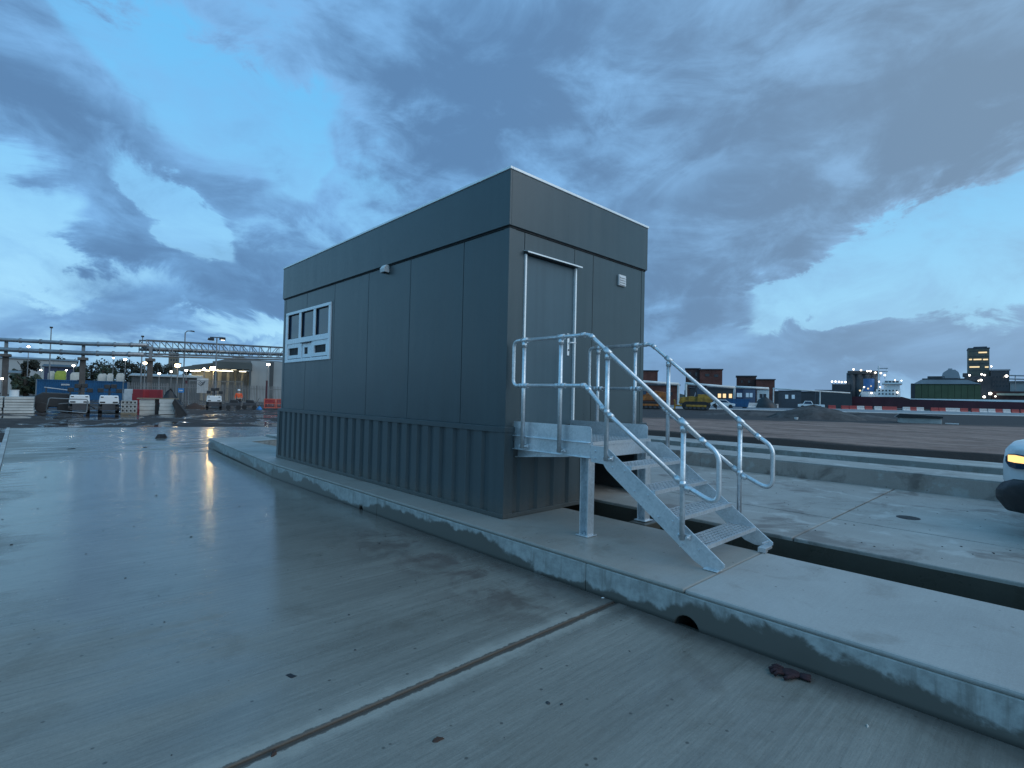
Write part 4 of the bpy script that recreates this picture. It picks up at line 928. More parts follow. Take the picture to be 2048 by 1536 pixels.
# blue container
b = BG('shipping_container', 'long blue shipping container behind the lighting towers', 'container', 158, 70, turn=.35)
xa, xb, zt = b.X(71), b.X(247), 2.62
n_ = 40; path = []
for k in range(n_):
    t = xa+.12+(xb-xa-.24)*k/n_; p = (xb-xa-.24)/n_; path += [(t,0),(t+p*.4,0),(t+p*.5,.05),(t+p*.9,.05)]
path += [(xb-.12,0)]
MB().prism(path+[(xb-.12,2.4),(xa+.12,2.4)], 'z', .16, zt-.12).build('side_wall', 'container_blue', b.o)
for x in (xa, xb-.12):
    for y in (-.03, 2.34): MB().box(x, x+.12, y, y+.09, 0, zt).build('corner_post', 'pipe_steel', b.o)
MB().box(xa+.12, xb-.12, -.03, .06, zt-.12, zt).box(xa+.12, xb-.12, -.03, .06, .02, .16).build('rail', 'container_blue', b.o)
MB().box(xa+.01, xb-.01, .0, 2.4, zt-.02, zt+.01).build('roof', 'container_blue', b.o)
MB().box(b.X(122), b.X(139), -.05, -.035, b.Z(771.5), b.Z(768.5)).build('name_plate', 'white_barrier', b.o); MB().box(b.X(154), b.X(171), -.05, -.035, b.Z(761.5), b.Z(759.5)).build('name_plate', 'navy', b.o)
for u0, u1, v0, v1, mt, lb in ((94,108,742,752,'tarp_pale','pale wrapped bundle left of lime one above container'),(108,130,741.5,752,'tarp_lime','lime green wrapped bundle above blue container'),(139,162,744.5,752,'tarp_pale','flat white bundle above middle of container'),(194,212,747,754,'tarp_pale','pale bundle left of two above container end'),(212,225,746.5,754,'tarp_pale','pale bundle right of two above container end'),(231,247,746,754,'tarp_pale','white bundle beyond right end of container')):
    b = BG('wrapped_bundle', lb, 'bundle', (u0+u1)/2, 78, 'bundles behind the container')
    xa, xb, zt = b.X(u0), b.X(u1), b.Z(v0)
    MB().prism([(xa,0),(xb,0),(xb,zt*.93),(xb-.15,zt),(xa+.2,zt*.99),(xa,zt*.9)], 'y', 0, 1.4).build('wrap', mt, b.o, bev=.06); MB().box(xa+.05, xb-.05, .05, 1.3, 0, .13).build('pallet', 'timber', b.o)
# pipe rack: two pipes on trestles, left of the lattice bridge
PD = 61.
b = BG('pipe_trestle', 'dark concrete trestle at the left edge carrying pipes', 'trestle', 8, PD, 'pipe trestles')
def trestle(b, vt, w=.55):
    zt = b.Z(vt); zl = b.Z(vt+30)
    MB().box(-w/2, w/2, 0, w, 0, zl).build('shaft', 'trestle', b.o, bev=.04); MB().box(-w*.85, w*.85, -.5, w+.5, zl, zl+.3).build('crosshead', 'trestle', b.o)
    MB().box(-w*.3, w*.3, .1, .4, zl+.3, zt).build('saddle', 'truss_steel', b.o)
trestle(b, 683)
b = BG('pipe_trestle', 'dark trestle with crosshead midway under the two pipes', 'trestle', 163, PD, 'pipe trestles'); trestle(b, 690)
b = BG('pipe_trestle', 'dark trestle where pipes enter the lattice bridge', 'trestle', 298, PD, 'pipe trestles'); trestle(b, 692)
MB().box(.3, 1.2, .1, .5, b.Z(713), b.Z(709)).build('side_arm', 'truss_steel', b.o)
def run(name, label, cat, pts, r, mat, n=10, flange=True):
    P = [at(u, v, D) for u, v, D in pts]; o0 = P[0].copy(); o0.z = zg(P[0].x, P[0].y)
    t = thing(name, label, cat, o0)
    MB().tube([p-o0 for p in P], r, n).build('pipe', mat, t, smooth=True)
    if flange:
        for a, c in zip(P[:-1], P[1:]):
            for k in range(1, 4):
                q = a+(c-a)*(k/4)-o0; d = (c-a).normalized(); MB().cyl(q-d*.06, q+d*.06, r*1.25, n).build('flange', mat, t)
    return t
run('pipeline', 'upper grey pipeline of the pair running along trestles', 'pipe', [(-420,664,57),(0,679,61),(163,687.5,61),(296,690.5,61.2)], .24, 'pipe_steel')
run('pipeline', 'lower grey pipeline of the pair running along trestles', 'pipe', [(-420,686,57),(0,698.5,61),(163,706,61),(290,709.5,61.2)], .27, 'pipe_steel')
# lattice pipe bridge receding to the right
A = at(293,680,61.5); B = at(700,702,92); base = A.copy(); base.z = zg(A.x,A.y)
br = thing('lattice_pipe_bridge', 'steel lattice girder bridge carrying pipes behind the cabin', 'pipe bridge', base)
ht = (at(293,680,61.5)-at(293,707,61.5)).z
dirb = Vector((B.x-A.x, B.y-A.y, 0)); LEN = dirb.length; dirb.normalize(); nrm = Vector((dirb.y,-dirb.x,0))
if nrm.dot(FW) < 0: nrm = -nrm
slope = (B.z-A.z)/LEN
def bp(t, y, z): return A-base+dirb*t+nrm*y+Vector((0,0,slope*t+z))
for y in (0, 1.4):
    for z in (0, -ht):
        a, c = bp(0,y,z), bp(LEN,y,z); MB().cyl(a, c, .085, 6).build('chord', 'truss_steel', br)
    np_ = 22
    for k in range(np_+1):
        t = LEN*k/np_; MB().cyl(bp(t,y,0), bp(t,y,-ht), .05, 5).build('upright', 'truss_steel', br)
        if k < np_:
            a, c = ((t,0),(t+LEN/np_,-ht)) if k < np_/2 else ((t,-ht),(t+LEN/np_,0))
            MB().cyl(bp(a[0],y,a[1]), bp(c[0],y,c[1]), .05, 5).build('diagonal', 'truss_steel', br)
for k in range(12):
    t = LEN*k/11
    for z in (0,-ht): MB().cyl(bp(t,0,z), bp(t,1.4,z), .045, 5).build('cross_member', 'truss_steel', br)
for y, z, r in ((.45,-ht*.62,.20),(1.0,-ht*.70,.16),(.5,-ht*1.18,.12)):
    MB().cyl(bp(-.2,y,z), bp(LEN,y,z), r, 10).build('pipe', 'pipe_steel', br, smooth=True)
pz = bp(LEN,.7,-ht); MB().box(pz.x-.3, pz.x+.3, pz.y-.3, pz.y+.3, 0, pz.z).build('end_pier', 'trestle', br)
# lamp columns
for u, v, D, lb in ((97,656,75,'tall thin mast with small head above left pipes'),(281,674,75,'short thin mast with small head near bridge end')):
    b = BG('lamp_mast', lb, 'lamp post', u, D); z = b.Z(v)
    MB().cyl((0,0,0),(0,0,z), .10, 8, .06).build('mast', 'pole_grey', b.o); MB().box(-.18,.18,-.18,.18,z,z+.22).build('lamp_head', 'lamp_black', b.o, bev=.04)
b = BG('street_lamp', 'unlit street lamp with single arm above the bridge', 'street lamp', 366, 70); z = b.Z(661)
MB().tube([(0,0,0),(0,0,z-.3),(.25,0,z-.02),(.7,0,z)], .07, 8).build('pole', 'pole_grey', b.o); MB().prism([(.6,-.06+z),(1.1,-.12+z),(1.05,.05+z),(.62,.08+z)], 'y', -.12, .12).build('lamp_head', 'lamp_black', b.o)
b = BG('floodlight_mast', 'pale mast carrying two black floodlight heads above the bridge', 'floodlight', 430, 56); z = b.Z(675)
MB().cyl((0,0,0),(0,0,z), .09, 8, .06).build('mast', 'pole_grey', b.o); MB().cyl((-.65,0,z),(.6,0,z+.04), .05, 6).build('crossbar', 'lamp_black', b.o)
for x, dz_ in ((-.55,-.22),(.52,-.10)):
    h_ = MB().prism([(x-.32,z+dz_-.1),(x+.3,z+dz_-.14),(x+.3,z+dz_+.16),(x-.25,z+dz_+.14)], 'y', -.25, .25).build('flood_head', 'lamp_black', b.o, bev=.03)
    if x > 0: MB().box(x-.12, x+.2, -.2, .2, z+dz_-.165, z+dz_-.125).build('lens', 'side_lamp', h_)
# lit yard lamps
for u, v, D, r, mt, lb in ((53,693,80,.15,'lamp_white','lit white lamp between the two pipes at left'),(145,731,80,.16,'lamp_white','lit white lamp on low pole left of middle trestle'),(131,740.5,84,.10,'lamp_white','small dim white lamp low beside pale bundles'),
        (80,740,84,.10,'lamp_white','small lit lamp before the pale shed'),(248,719,82,.17,'lamp_white','lit lamp on pole before dark trees'),(224,716,90,.11,'lamp_white','small lit lamp in front of the dark trees'),
        (288,726,70,.20,'lamp_warm','bright warm lamp beside the bridge trestle'),(353,731,62,.27,'lamp_warm','largest bright lamp right of the bridge trestle'),(425,737,58,.27,'lamp_orange','bright orange lamp at the front of warehouse canopy'),
        (407,738,66,.14,'lamp_white','white lamp just left of the orange lamp'),(371,741,74,.14,'lamp_white','white lamp under left of warehouse canopy'),(341,743,76,.11,'lamp_white','small white lamp right of bridge trestle, low'),
        (317,747,70,.13,'lamp_white','low white lamp just right of the trestle'),(535,729,66,.17,'lamp_white','white lamp on pale warehouse wall near cabin'),(3,757,60,.1,'lamp_white','small white lamp at the far left edge')):
    lamp_ball('yard_lamp', lb, u, v, D, r, mt)
# sheds, trees, warehouse
def shed(name, label, u0, v0, u1, v1, D, depth, wall, roof, ridge=1.2, windows=()):
    b = BG(name, label, 'shed', (u0+u1)/2, D); xa, xb, zt = b.X(u0), b.X(u1), b.Z(v0)
    n_ = max(2, int((xb-xa)/4))
    for k in range(n_):
        p0 = xa+(xb-xa)*k/n_; p1 = xa+(xb-xa)*(k+1)/n_; MB().box(p0+.03, p1-.03, 0, .2, 0, zt).build('wall_panel', wall, b.o)
    MB().box(xa, xb, .15, depth, 0, zt-.02).build('wall', wall, b.o)
    MB().prism([(-.3,zt),(depth/2,zt+ridge),(depth+.3,zt),(depth+.3,zt-.15),(-.3,zt-.15)], 'x', xa-.3, xb+.3).build('roof', roof, b.o)
    for (a, c, z0, z1) in windows: MB().box(b.X(a), b.X(c), -.04, .02, b.Z(z1), b.Z(z0)).build('window', 'window_far', b.o)
    return b
shed('storage_shed', 'long pale storage shed behind the left pipes', -110, 716, 152, 745, 125, 20, 'shed_pale', 'shed_roof', .8)
shed('storage_shed', 'low pale building beyond the left trestle', 8, 745, 36, 765, 105, 8, 'shed_pale', 'shed_roof', .5)
shed('storage_shed', 'dark blue low shed behind lamp and bundles', 86, 733, 143, 748, 95, 8, 'navy', 'slate', .5)
shed('storage_shed', 'long low white-roofed shed behind palisade fence', 262, 752, 400, 768, 78, 8, 'shed_dark', 'shed_pale', .35)
b = BG('block_tower', 'grey square tower block beyond the lattice bridge', 'tower', 345, 180); b.box('wall', 'tower_clad', 336, 706, 356, 745, 6., toground=True); b.box('roof', 'slate', 337, 704.5, 355, 706, 5.6, .2)
for r_ in range(3):
    for c_ in range(3): MB().box(b.X(338.5+c_*5.5), b.X(341.5+c_*5.5), -.05, .05, b.Z(713+r_*9), b.Z(709+r_*9)).build('window', 'window_far', b.o)
def tree(label, u, D, vt, wpx, mat, seed, name='tree', trunk=.3):
    b = BG(name, label, 'tree', u, D, 'trees behind the yard'); r = random.Random(seed); zt = b.Z(vt); rx = wpx*D/FPX/2
    m_ = MB().tube([(0,0,0),(.1,0,zt*.4),(-.1,.1,zt*.8)], .22, 7)
    for k in range(6):
        a = r.uniform(0,6.28); m_.tube([(0,0,zt*(.25+.08*k)),(math.cos(a)*rx*.6,math.sin(a)*rx*.5,zt*(.5+.08*k))], .07, 5)
    m_.build('trunk', 'bark', b.o)
    c = MB(); lobes = [(r.uniform(-.75,.75)*rx, r.uniform(-.6,.6)*rx, zt*r.uniform(.3,.86), rx*r.uniform(.22,.42)) for _ in range(16)]
    for k in range(1500):
        x, y, z, q = r.choice(lobes); d = Vector((r.gauss(0,1),r.gauss(0,1),r.gauss(0,1))).normalized()*q*r.uniform(.55,1.08)
        p = Vector((x,y,z))+d
        if p.z > zt or p.z < zt*.12: continue
        s_ = r.uniform(.16,.34); e1 = Vector((r.gauss(0,1),r.gauss(0,1),r.gauss(0,1))).normalized()*s_; e2 = e1.orthogonal().normalized()*s_*.7
        c.poly([p-e1,p+e2,p+e1,p-e2], [(0,1,2,3)])
    c.build('crown', mat, b.o); return b
for u, D, vt, wpx, mt, lb in ((48,110,716,40,'leaf_dark','small bare-looking tree before the left shed'),(132,135,708,56,'leaf_dark','rounded dark tree above the pale shed roof'),(182,140,716,60,'leaf_dark','dark tree just right of the middle trestle'),(225,140,716,60,'leaf_dark','tall dark tree left of the bridge trestle'),(262,135,712,52,'leaf_dark','dark tree behind the two lamps'),(318,130,722,46,'leaf_dark','dark tree just right of the bridge trestle'),(205,120,728,50,'leaf_green','lower bushy tree behind the container end'),(372,150,728,30,'leaf_dark','thin dark tree left of the warehouse'),(155,115,730,44,'leaf_green','low bushy tree directly behind middle trestle'),(285,118,734,44,'leaf_dark','low dark tree left of bright warm lamp')):
    tree(lb, u, D, vt, wpx, mt, int(u)+3)
tree('dark evergreen bush at the left of the blue container', 50, 72, 748, 46, 'leaf_green', 77)
# warehouse with lit loading canopy
b = BG('warehouse', 'pale warehouse with dark loading canopy and lit bays', 'warehouse', 480, 88)
xa, xb, zt = b.X(432), b.X(640), b.Z(721)
MB().box(b.X(500), xb, 0, 30, 0, zt).build('wall', 'shed_pale', b.o)
for k in range(9):
    p0 = b.X(500)+(xb-b.X(500))*k/9; p1 = b.X(500)+(xb-b.X(500))*(k+1)/9; MB().box(p0+.02, p1-.02, -.05, -.001, 0, zt-.05).build('wall_panel', 'shed_pale', b.o)
MB().box(b.X(538), b.X(546), -.12, -.055, 0, zt).build('downpipe_panel', 'shed_dark', b.o)
MB().prism([(b.X(425),b.Z(725)),(b.X(470),b.Z(713)),(b.X(520),b.Z(718)),(xb,zt+.1),(xb,zt-.3),(b.X(425),b.Z(728))], 'y', .5, 30).build('roof', 'shed_roof', b.o)
MB().prism([(b.X(360),b.Z(727)),(b.X(438),b.Z(716)),(b.X(470),b.Z(714)),(b.X(470),b.Z(728)),(b.X(360),b.Z(735))], 'y', 14, 40).build('roof', 'shed_roof', b.o)
cn = MB().box(b.X(430), b.X(503), -6, 0, b.Z(741), b.Z(728)).build('canopy', 'canopy', b.o)
MB().prism([(b.X(358),b.Z(746)),(b.X(430),b.Z(741)),(b.X(430),b.Z(729)),(b.X(358),b.Z(741))], 'y', -3, 20).build('canopy', 'canopy', b.o)
MB().box(b.X(380), b.X(500), 1.2, 1.5, 0, b.Z(741)).build('bay_wall', 'bay_wall', b.o)
for u in (428,446,462,476,490): MB().box(b.X(u)-.35, b.X(u)+.35, .8, 1.19, 0, b.Z(742)).build('bay_pier', 'shed_dark', b.o)
for u, v in ((398,746),(416,745),(433,744),(450,744),(468,740.8),(388,747)):
    MB().box(b.X(u)-.35, b.X(u)+.35, -2.6, -2.2, b.Z(v)-.02, b.Z(v)+.12).build('canopy_lamp', 'tube_lit', b.o)
for u in (404,440,458,484): MB().box(b.X(u)-.5, b.X(u)+.5, -.4, .1, b.Z(743.5), b.Z(742.6)).build('canopy_lamp', 'tube_lit', b.o)
MB().box(b.X(503)-.3, b.X(503), -6, -5.7, 0, b.Z(741)).build('canopy_post', 'shed_dark', b.o)

# ------------------------------------------------------------------ right: soil yard, quay road, machines
def sheet(name, mat, pts, z0, th=.05, kind='structure'):
    return MB().prism([(p.x,p.y) for p in pts], 'z', z0-th, z0).build(name, mat, kind=kind)
def gp(u, D):
    p = at(u, 790, D); return p
qz = .37
sheet('quay_road', 'tarmac', [gp(1180,73),gp(2500,73),gp(2700,128),gp(1180,128)], qz+.01, .3)
k_ = sheet('quay_kerb_line', 'quay_kerb', [gp(1180,71.6),gp(2500,71.6),gp(2500,73),gp(1180,73)], qz+.06, .4)
heap_b = heap('soil_mound', 'dark soil mound rising before the moored ship', 'soil', 1628, 36, 2.9, 2.2, .95, 'soil', 21, 'soil mounds', 22)
heap('soil_mound', 'low long soil ridge left of the main mound', 'soil', 1500, 40, 3.6, 1.2, .36, 'soil', 22, 'soil mounds', 22)
heap('soil_mound', 'low soil ridge right of the main mound', 'soil', 1720, 37, 2.6, 1.4, .40, 'soil', 23, 'soil mounds', 22)
b = BG('steel_trench_plate', 'long dark steel plate lying on grey slab in the soil yard', 'plate', 1840, 31)
MB().box(b.X(1797), b.X(1884), 0, 1.6, 0, .32).build('slab', 'weathered_concrete', b.o, bev=.02); MB().prism([(b.X(1790),.34),(b.X(1800),.56),(b.X(1886),.46),(b.X(1886),.34)], 'y', -.1, 1.8).build('plate', 'lamp_black', b.o)
b = BG('white_board', 'short white board lying flat right of dark plate', 'board', 1904, 31); MB().box(b.X(1891), b.X(1918), 0, .3, .0, .05).build('board', 'white_plastic', b.o)
b = BG('white_bucket', 'small white bucket on soil left of the mound', 'bucket', 1593, 33.5); MB().cyl((0,0,0),(0,0,.14), .10, 10, .13).build('pail', 'white_plastic', b.o); MB().tube([(-.12,0,.13),(0,0,.2),(.12,0,.13)], .008, 5).build('handle', 'steel_dark', b.o)
# bulldozer
b = BG('bulldozer', 'yellow tracked bulldozer parked at the edge of the soil yard', 'bulldozer', 1392, 60)
def tracks(b, x0, x1, h, w=.5, ys=(0,1.7)):
    for y in ys:
        P = bend([((x0+x1)/2,0,.03),(x0,0,.03),(x0-.25,0,h*.55),(x0+.1,0,h),(x1-.2,0,h),(x1+.2,0,h*.55),(x1-.1,0,.03),((x0+x1)/2,0,.03)], .35)
        tr = MB().prism([(p.x,p.z) for p in P[:-1]], 'y', y, y+w).build('track', 'track', b.o, bev=.03)
        for k in range(6):
            xx = x0+.3+(x1-x0-.5)*k/5; MB().cyl((xx,y-.04,.28),(xx,y,.28), .17, 10).build('roller', 'steel_dark', tr)
        MB().box(x0+.3, x1-.3, y-.06, y-.01, .38, .62).build('track_frame', b.mat, tr, bev=.03)
b.mat = 'cat_yellow'
tracks(b, -1.35, 1.45, 1.0)
MB().prism([(-1.9,.75),(.6,.75),(.6,1.55),(-.5,1.62),(-1.75,1.45)], 'y', .45, 1.75).build('engine_hood', 'cat_yellow', b.o, bev=.06)
MB().prism([(.1,.9),(1.75,.9),(1.85,1.5),(1.5,1.85),(.2,1.85)], 'y', .25, 1.95).build('rear_body', 'cat_yellow', b.o, bev=.05)
MB().prism([(-.1,1.6),(1.1,1.85),(1.0,2.75),(.1,2.75)], 'y', .4, 1.8).build('cab_glass', 'glass_dark', b.o)
MB().box(-.1,1.2,.3,1.9,2.75,2.86).build('cab_roof', 'lamp_black', b.o, bev=.03)
for x, y in ((.02,.36),(1.08,.36),(.02,1.84),(1.08,1.84)): MB().cyl((x,y,1.6),(x,y,2.75), .05, 6).build('cab_pillar', 'lamp_black', b.o)
MB().cyl((-1.2,1.1,1.5),(-1.2,1.1,2.3), .06, 8).build('exhaust', 'steel_dark', b.o)
MB().prism([(-2.45,.05),(-2.25,.05),(-2.2,.6),(-2.3,1.2),(-2.45,1.2),(-2.38,.6)], 'y', -.3, 2.5).build('blade', 'cat_yellow', b.o, bev=.02)
MB().cyl((-2.25,.2,.5),(-.2,.0,.5), .09, 8).build('push_arm', 'cat_yellow', b.o)
MB().prism([(1.85,.7),(2.2,.9),(2.35,.2),(2.2,.2),(2.1,.7),(1.85,.55)], 'y', .9, 1.1).build('ripper', 'track', b.o)
# orange excavator half hidden by the rails
b = BG('excavator', 'orange tracked excavator half hidden behind cabin corner', 'excavator', 1296, 60); b.mat = 'dig_orange'
tracks(b, -1.5, 1.5, .9)
MB().prism([(-1.3,1.0),(1.9,1.0),(2.1,1.3),(2.0,2.0),(.8,2.15),(.3,1.9),(-1.3,1.6)], 'y', .1, 2.0).build('upper_body', 'dig_orange', b.o, bev=.08)
MB().prism([(-1.2,1.6),(-.2,1.7),(-.25,2.8),(-1.0,2.8)], 'y', .1, 1.0).build('cab', 'glass_dark', b.o); MB().box(-1.1,-.15,.05,1.05,2.8,2.88).build('cab_roof', 'dig_orange', b.o)
bm_ = MB().prism([(-1.2,1.5),(-2.9,2.9),(-3.9,2.7),(-3.9,2.45),(-2.9,2.55),(-1.2,1.1)], 'y', 1.05, 1.45).build('boom', 'dig_orange', b.o, bev=.03)
MB().prism([(-3.8,2.7),(-4.3,.6),(-4.1,.55),(-3.5,2.5)], 'y', 1.1, 1.4).build('stick', 'dig_orange', b.o); MB().prism([(-4.35,.7),(-4.0,.7),(-3.7,.1),(-4.2,-.0),(-4.5,.3)], 'y', .8, 1.7).build('bucket', 'track', b.o)
# white car and blue skip
b = BG('white_car', 'small white car parked between bulldozer and blue skip', 'car', 1446, 88)
MB().prism([(-1.9,.35),(1.9,.35),(1.95,.75),(1.1,.9),(.5,1.4),(-.9,1.42),(-1.6,.95),(-1.95,.85)], 'y', 0, 1.7).build('body', 'van_white', b.o, bev=.06)
MB().prism([(.45,1.32),(.95,.95),(-1.35,.95),(-.85,1.34)], 'y', -.02, -.004).build('side_glass', 'glass_dark', b.o)
for x in (-1.2,1.2): MB().cyl((x,-.02,.32),(x,.2,.32), .32, 14).build('wheel', 'rubber', b.o)
b = BG('blue_skip', 'bright blue open skip right of the bulldozer', 'skip', 1476, 92)
MB().prism([(b.X(1452),1.5),(b.X(1500),1.5),(b.X(1496),.25),(b.X(1458),.25)], 'y', 0, 2.2).build('tub', 'container_blue', b.o); MB().box(b.X(1450), b.X(1502), -.08, 2.28, 1.5, 1.62).build('rim', 'container_blue', b.o)
MB().box(b.X(1458), b.X(1466), .2, 2., 0, .25).box(b.X(1486), b.X(1494), .2, 2., 0, .25).build('skid', 'steel_dark', b.o)
for q in range(5): x = b.X(1459+q*8.2); MB().box(x-.08, x+.08, -.1, -.01, .35, 1.5).build('rib', 'container_blue', b.o)
# red and white barriers along the quay
wb = water_barrier(1506, 108, 2.1, 1.0, 'white_barrier', 'water barrier in the broken red and white line along the quay', 0., 'quay barrier line')
seg = [(1524,'red_plastic'),(1542,'white_barrier'),(1560,'white_barrier'),(1590,'red_plastic'),(1612,'white_barrier'),(1664,'red_plastic'),(1690,'red_plastic'),(1706,'red_plastic'),(1721,'white_barrier'),(1737,'red_plastic'),(1756,'white_barrier'),(1772,'red_plastic'),(1786,'red_plastic'),(1813,'white_barrier'),(1827,'red_plastic'),(1840,'white_barrier'),(1869,'red_plastic'),(1885,'red_plastic'),(1898,'white_barrier'),(1912,'white_barrier'),(1928,'red_plastic'),(1950,'red_plastic'),(1966,'white_barrier'),(1983,'white_barrier'),(1997,'red_plastic'),(2013,'white_barrier'),(2030,'red_plastic'),(2048,'red_plastic')]
nth = {'red_plastic': 0, 'white_barrier': 1}
words = ['first','second','third','fourth','fifth','sixth','seventh','eighth','ninth','tenth','eleventh','twelfth','thirteenth','fourteenth','fifteenth','sixteenth','seventeenth']
wb.o['label'] = 'first white quay barrier counted from the left, beyond the blue skip'
for u, mt in seg:
    k = nth[mt]; nth[mt] += 1
    water_barrier(u, 122, 1.75, 0.85, mt, f"{words[k]} {'red' if mt[0]=='r' else 'white'} quay barrier counted from the left along the line", 0., 'quay barrier line')
# pipes on white stands
def goal(name, label, u0, v0, u1, v1, D, r=.22, posts=()):
    P0, P1 = at(u0,v0,D), at(u1,v1,D); base = P0.copy(); base.z = zg(P0.x,P0.y); t = thing(name, label, 'pipe', base)
    MB().tube([P0-base,P1-base], r, 8).build('pipe', 'pipe_white', t, smooth=True)
    for u in posts:
        k = (u-u0)/(u1-u0); q = P0+(P1-P0)*k-base; MB().cyl((q.x,q.y,0),q, r*.9, 8).build('stand', 'pipe_white', t)
goal('overhead_pipe', 'white overhead pipe left of bulldozer cab', 1240, 760, 1357, 768, 120, .30, (1357,1250))
goal('overhead_pipe', 'white overhead pipe behind bulldozer and brick building', 1371, 767, 1470, 775, 120, .30, (1372,1469))
goal('overhead_pipe', 'white overhead pipe before the blue grey cabins', 1471, 774, 1537, 777, 120, .28, (1536,))
goal('overhead_pipe', 'thin pale pipe reaching the dark silo', 1546, 777, 1700, 786, 150, .2, (1547,1640))
# brick buildings and low sheds
def brick_block(label, u, D, boxes, mat='brick_red', wins=(), name='brick_building'):
    b = BG(name, label, 'building', u, D, 'brick buildings')
    for k, (u0, v0, u1, d, y, m2) in enumerate(boxes):
        zt = b.Z(v0,(u0+u1)/2); w_ = MB().box(b.X(u0), b.X(u1), y, y+d, 0, zt).build('wall', m2 or mat, b.o)
        MB().box(b.X(u0)-.3, b.X(u1)+.3, y-.3, y+d+.3, zt, zt+.35).build('parapet', 'slate', b.o)
    for u0, u1, v0, v1, y in wins: MB().box(b.X(u0), b.X(u1), y-.08, y+.02, b.Z(v1), b.Z(v0)).build('window', 'window_far', b.o)
    return b
brick_block('dark brick block nearest the cabin corner', 1285, 190, [(1240,742,1315,12,0,None)])
brick_block('tall brick building with stepped roof behind the bulldozer', 1405, 190, [(1371,738,1399,10,0,'brick_dark'),(1399,740,1444,14,-1,None)], wins=[(1378,1382,744,752,0),(1390,1394,745,753,0),(1378,1382,756,764,0),(1390,1394,756,764,0),(1410,1418,748,753,-1),(1428,1436,749,754,-1)])
brick_block('lower brick building with stepped roof left of open sky', 1510, 195, [(1473,753,1512,10,0,'brick_dark'),(1512,760,1549,12,-1,None)], wins=[(1482,1485,761,766,0),(1496,1500,761,766,0)])
brick_block('long low dark red workshop behind the excavator', 1315, 132, [(1262,771,1358,10,0,None)], wins=[(1331,1337,784,790,0),(1340,1345,784,790,0)])
b = brick_block('long low dark workshop with lit windows behind the skip', 1420, 136, [(1380,777,1476,12,0,'silo_dark')], name='workshop')
for u in (1436,1446,1458,1468): MB().box(b.X(u), b.X(u+6), -.08, .02, b.Z(795), b.Z(787)).build('lit_window', 'window_lit', b.o)
for u0, u1, v0, mt, lb in ((1472,1486,778,'navy','navy blue stacked site cabin behind the skip'),(1486,1511,778,'blue_grey_cabin','blue grey stacked site cabin right of navy one'),(1514,1538,780,'pipe_white','white portal building behind the quay barriers'),(1558,1602,782,'slate','dark slate shed right of the white stand')):
    b = BG('stacked_cabin', lb, 'cabin', (u0+u1)/2, 115); zt = b.Z(v0)
    MB().box(b.X(u0), b.X(u1), 0, 3, 0, zt).build('wall', mt, b.o, bev=.04); MB().box(b.X(u0)-.1, b.X(u1)+.1, -.1, 3.1, zt, zt+.12).build('roof', 'slate', b.o)
    for q in range(2): x = b.X(u0+(u1-u0)*(.35+.3*q)); MB().box(x-.3, x+.3, -.04, .02, zt*.55, zt*.78).build('window', 'upvc' if mt != 'pipe_white' else 'window_far', b.o)
heap('coal_heap', 'black stockpile before the white portal building', 'stockpile', 1530, 108, 2.4, 2., 2.4, 'lamp_black', 31)
brick_block('long dark quay warehouse left of the ship', 1660, 175, [(1632,782,1704,10,0,'silo_dark')], name='quay_warehouse')
brick_block('low far shed row between skip and quay warehouse', 1590, 230, [(1545,784,1640,10,0,'silo_dark')], name='quay_warehouse')
# telehandler-like white vehicle
b = BG('white_pickup', 'small white pickup beyond the mound near the quay', 'pickup', 1622, 100)
MB().prism([(-2.2,.45),(2.3,.45),(2.3,.95),(.4,.95),(.1,1.6),(-1.0,1.6),(-1.3,1.05),(-2.2,.95)], 'y', 0, 1.8).build('body', 'van_white', b.o, bev=.05)
MB().prism([(.25,1.0),(.0,1.5),(-.95,1.5),(-1.15,1.05)], 'y', -.02, -.004).build('side_glass', 'glass_dark', b.o)
for x in (-1.4,1.5): MB().cyl((x,-.02,.36),(x,.2,.36), .36, 12).build('wheel', 'rubber', b.o)
# harbour water and ship
wt = MB().prism([(p.x,p.y) for p in (gp(1640,150),gp(2700,146),gp(2900,230),gp(1640,230))], 'z', .1, .40).build('water', 'water', kind='structure')
b = BG('cargo_ship', 'moored cargo ship with dark red hull and white bridge', 'ship', 1850, 168)
zd = b.Z(793.5,1760); zd2 = b.Z(800,1900)
hx = [(1701,793,1.),(1725,793.5,1.),(1806,794,1.),(1820,798.5,1.),(2100,806,1.),(2330,806,1.),(2420,790,1.)]
pts = [(b.X(u,795), b.Z(v,u)) for u, v, _ in hx]
low = [(b.X(2400,795), .2),(b.X(1706,795), .2)]
MB().prism(pts+low, 'y', 0, 13).build('hull', 'hull_red', b.o)
MB().prism([(x, z) for x, z in pts[3:6]]+[(pts[5][0], pts[5][1]+.25),(pts[3][0], pts[3][1]+.25)], 'y', -.06, .02).build('rail_strake', 'ship_white', b.o)
MB().box(b.X(1840), b.X(2300), 1.5, 11, b.Z(800,1950)-3, b.Z(797,1950)-.9).build('hatch_covers', 'hull_red', b.o)
ss = b.box('superstructure', 'ship_white', 1752, 778, 1801, 796, 10, 1.5); b.box('deckhouse', 'ship_white', 1722, 783, 1754, 796, 9, 2.)
bd = b.box('bridge', 'ship_white', 1768, 760.5, 1800, 778, 10, 1.6); b.box('bridge_wing', 'ship_white', 1764, 765, 1805, 768, 12, .6)
for q in range(4): MB().box(b.X(1770+q*7.3), b.X(1775.5+q*7.3), 1.5, 1.58, b.Z(765.5), b.Z(761.7)).build('bridge_window', 'window_far', bd)
for r_ in range(2):
    for q in range(6): MB().box(b.X(1757+q*7), b.X(1760+q*7), 1.4, 1.49, b.Z(790-r_*7), b.Z(787-r_*7)).build('porthole', 'window_far', ss)
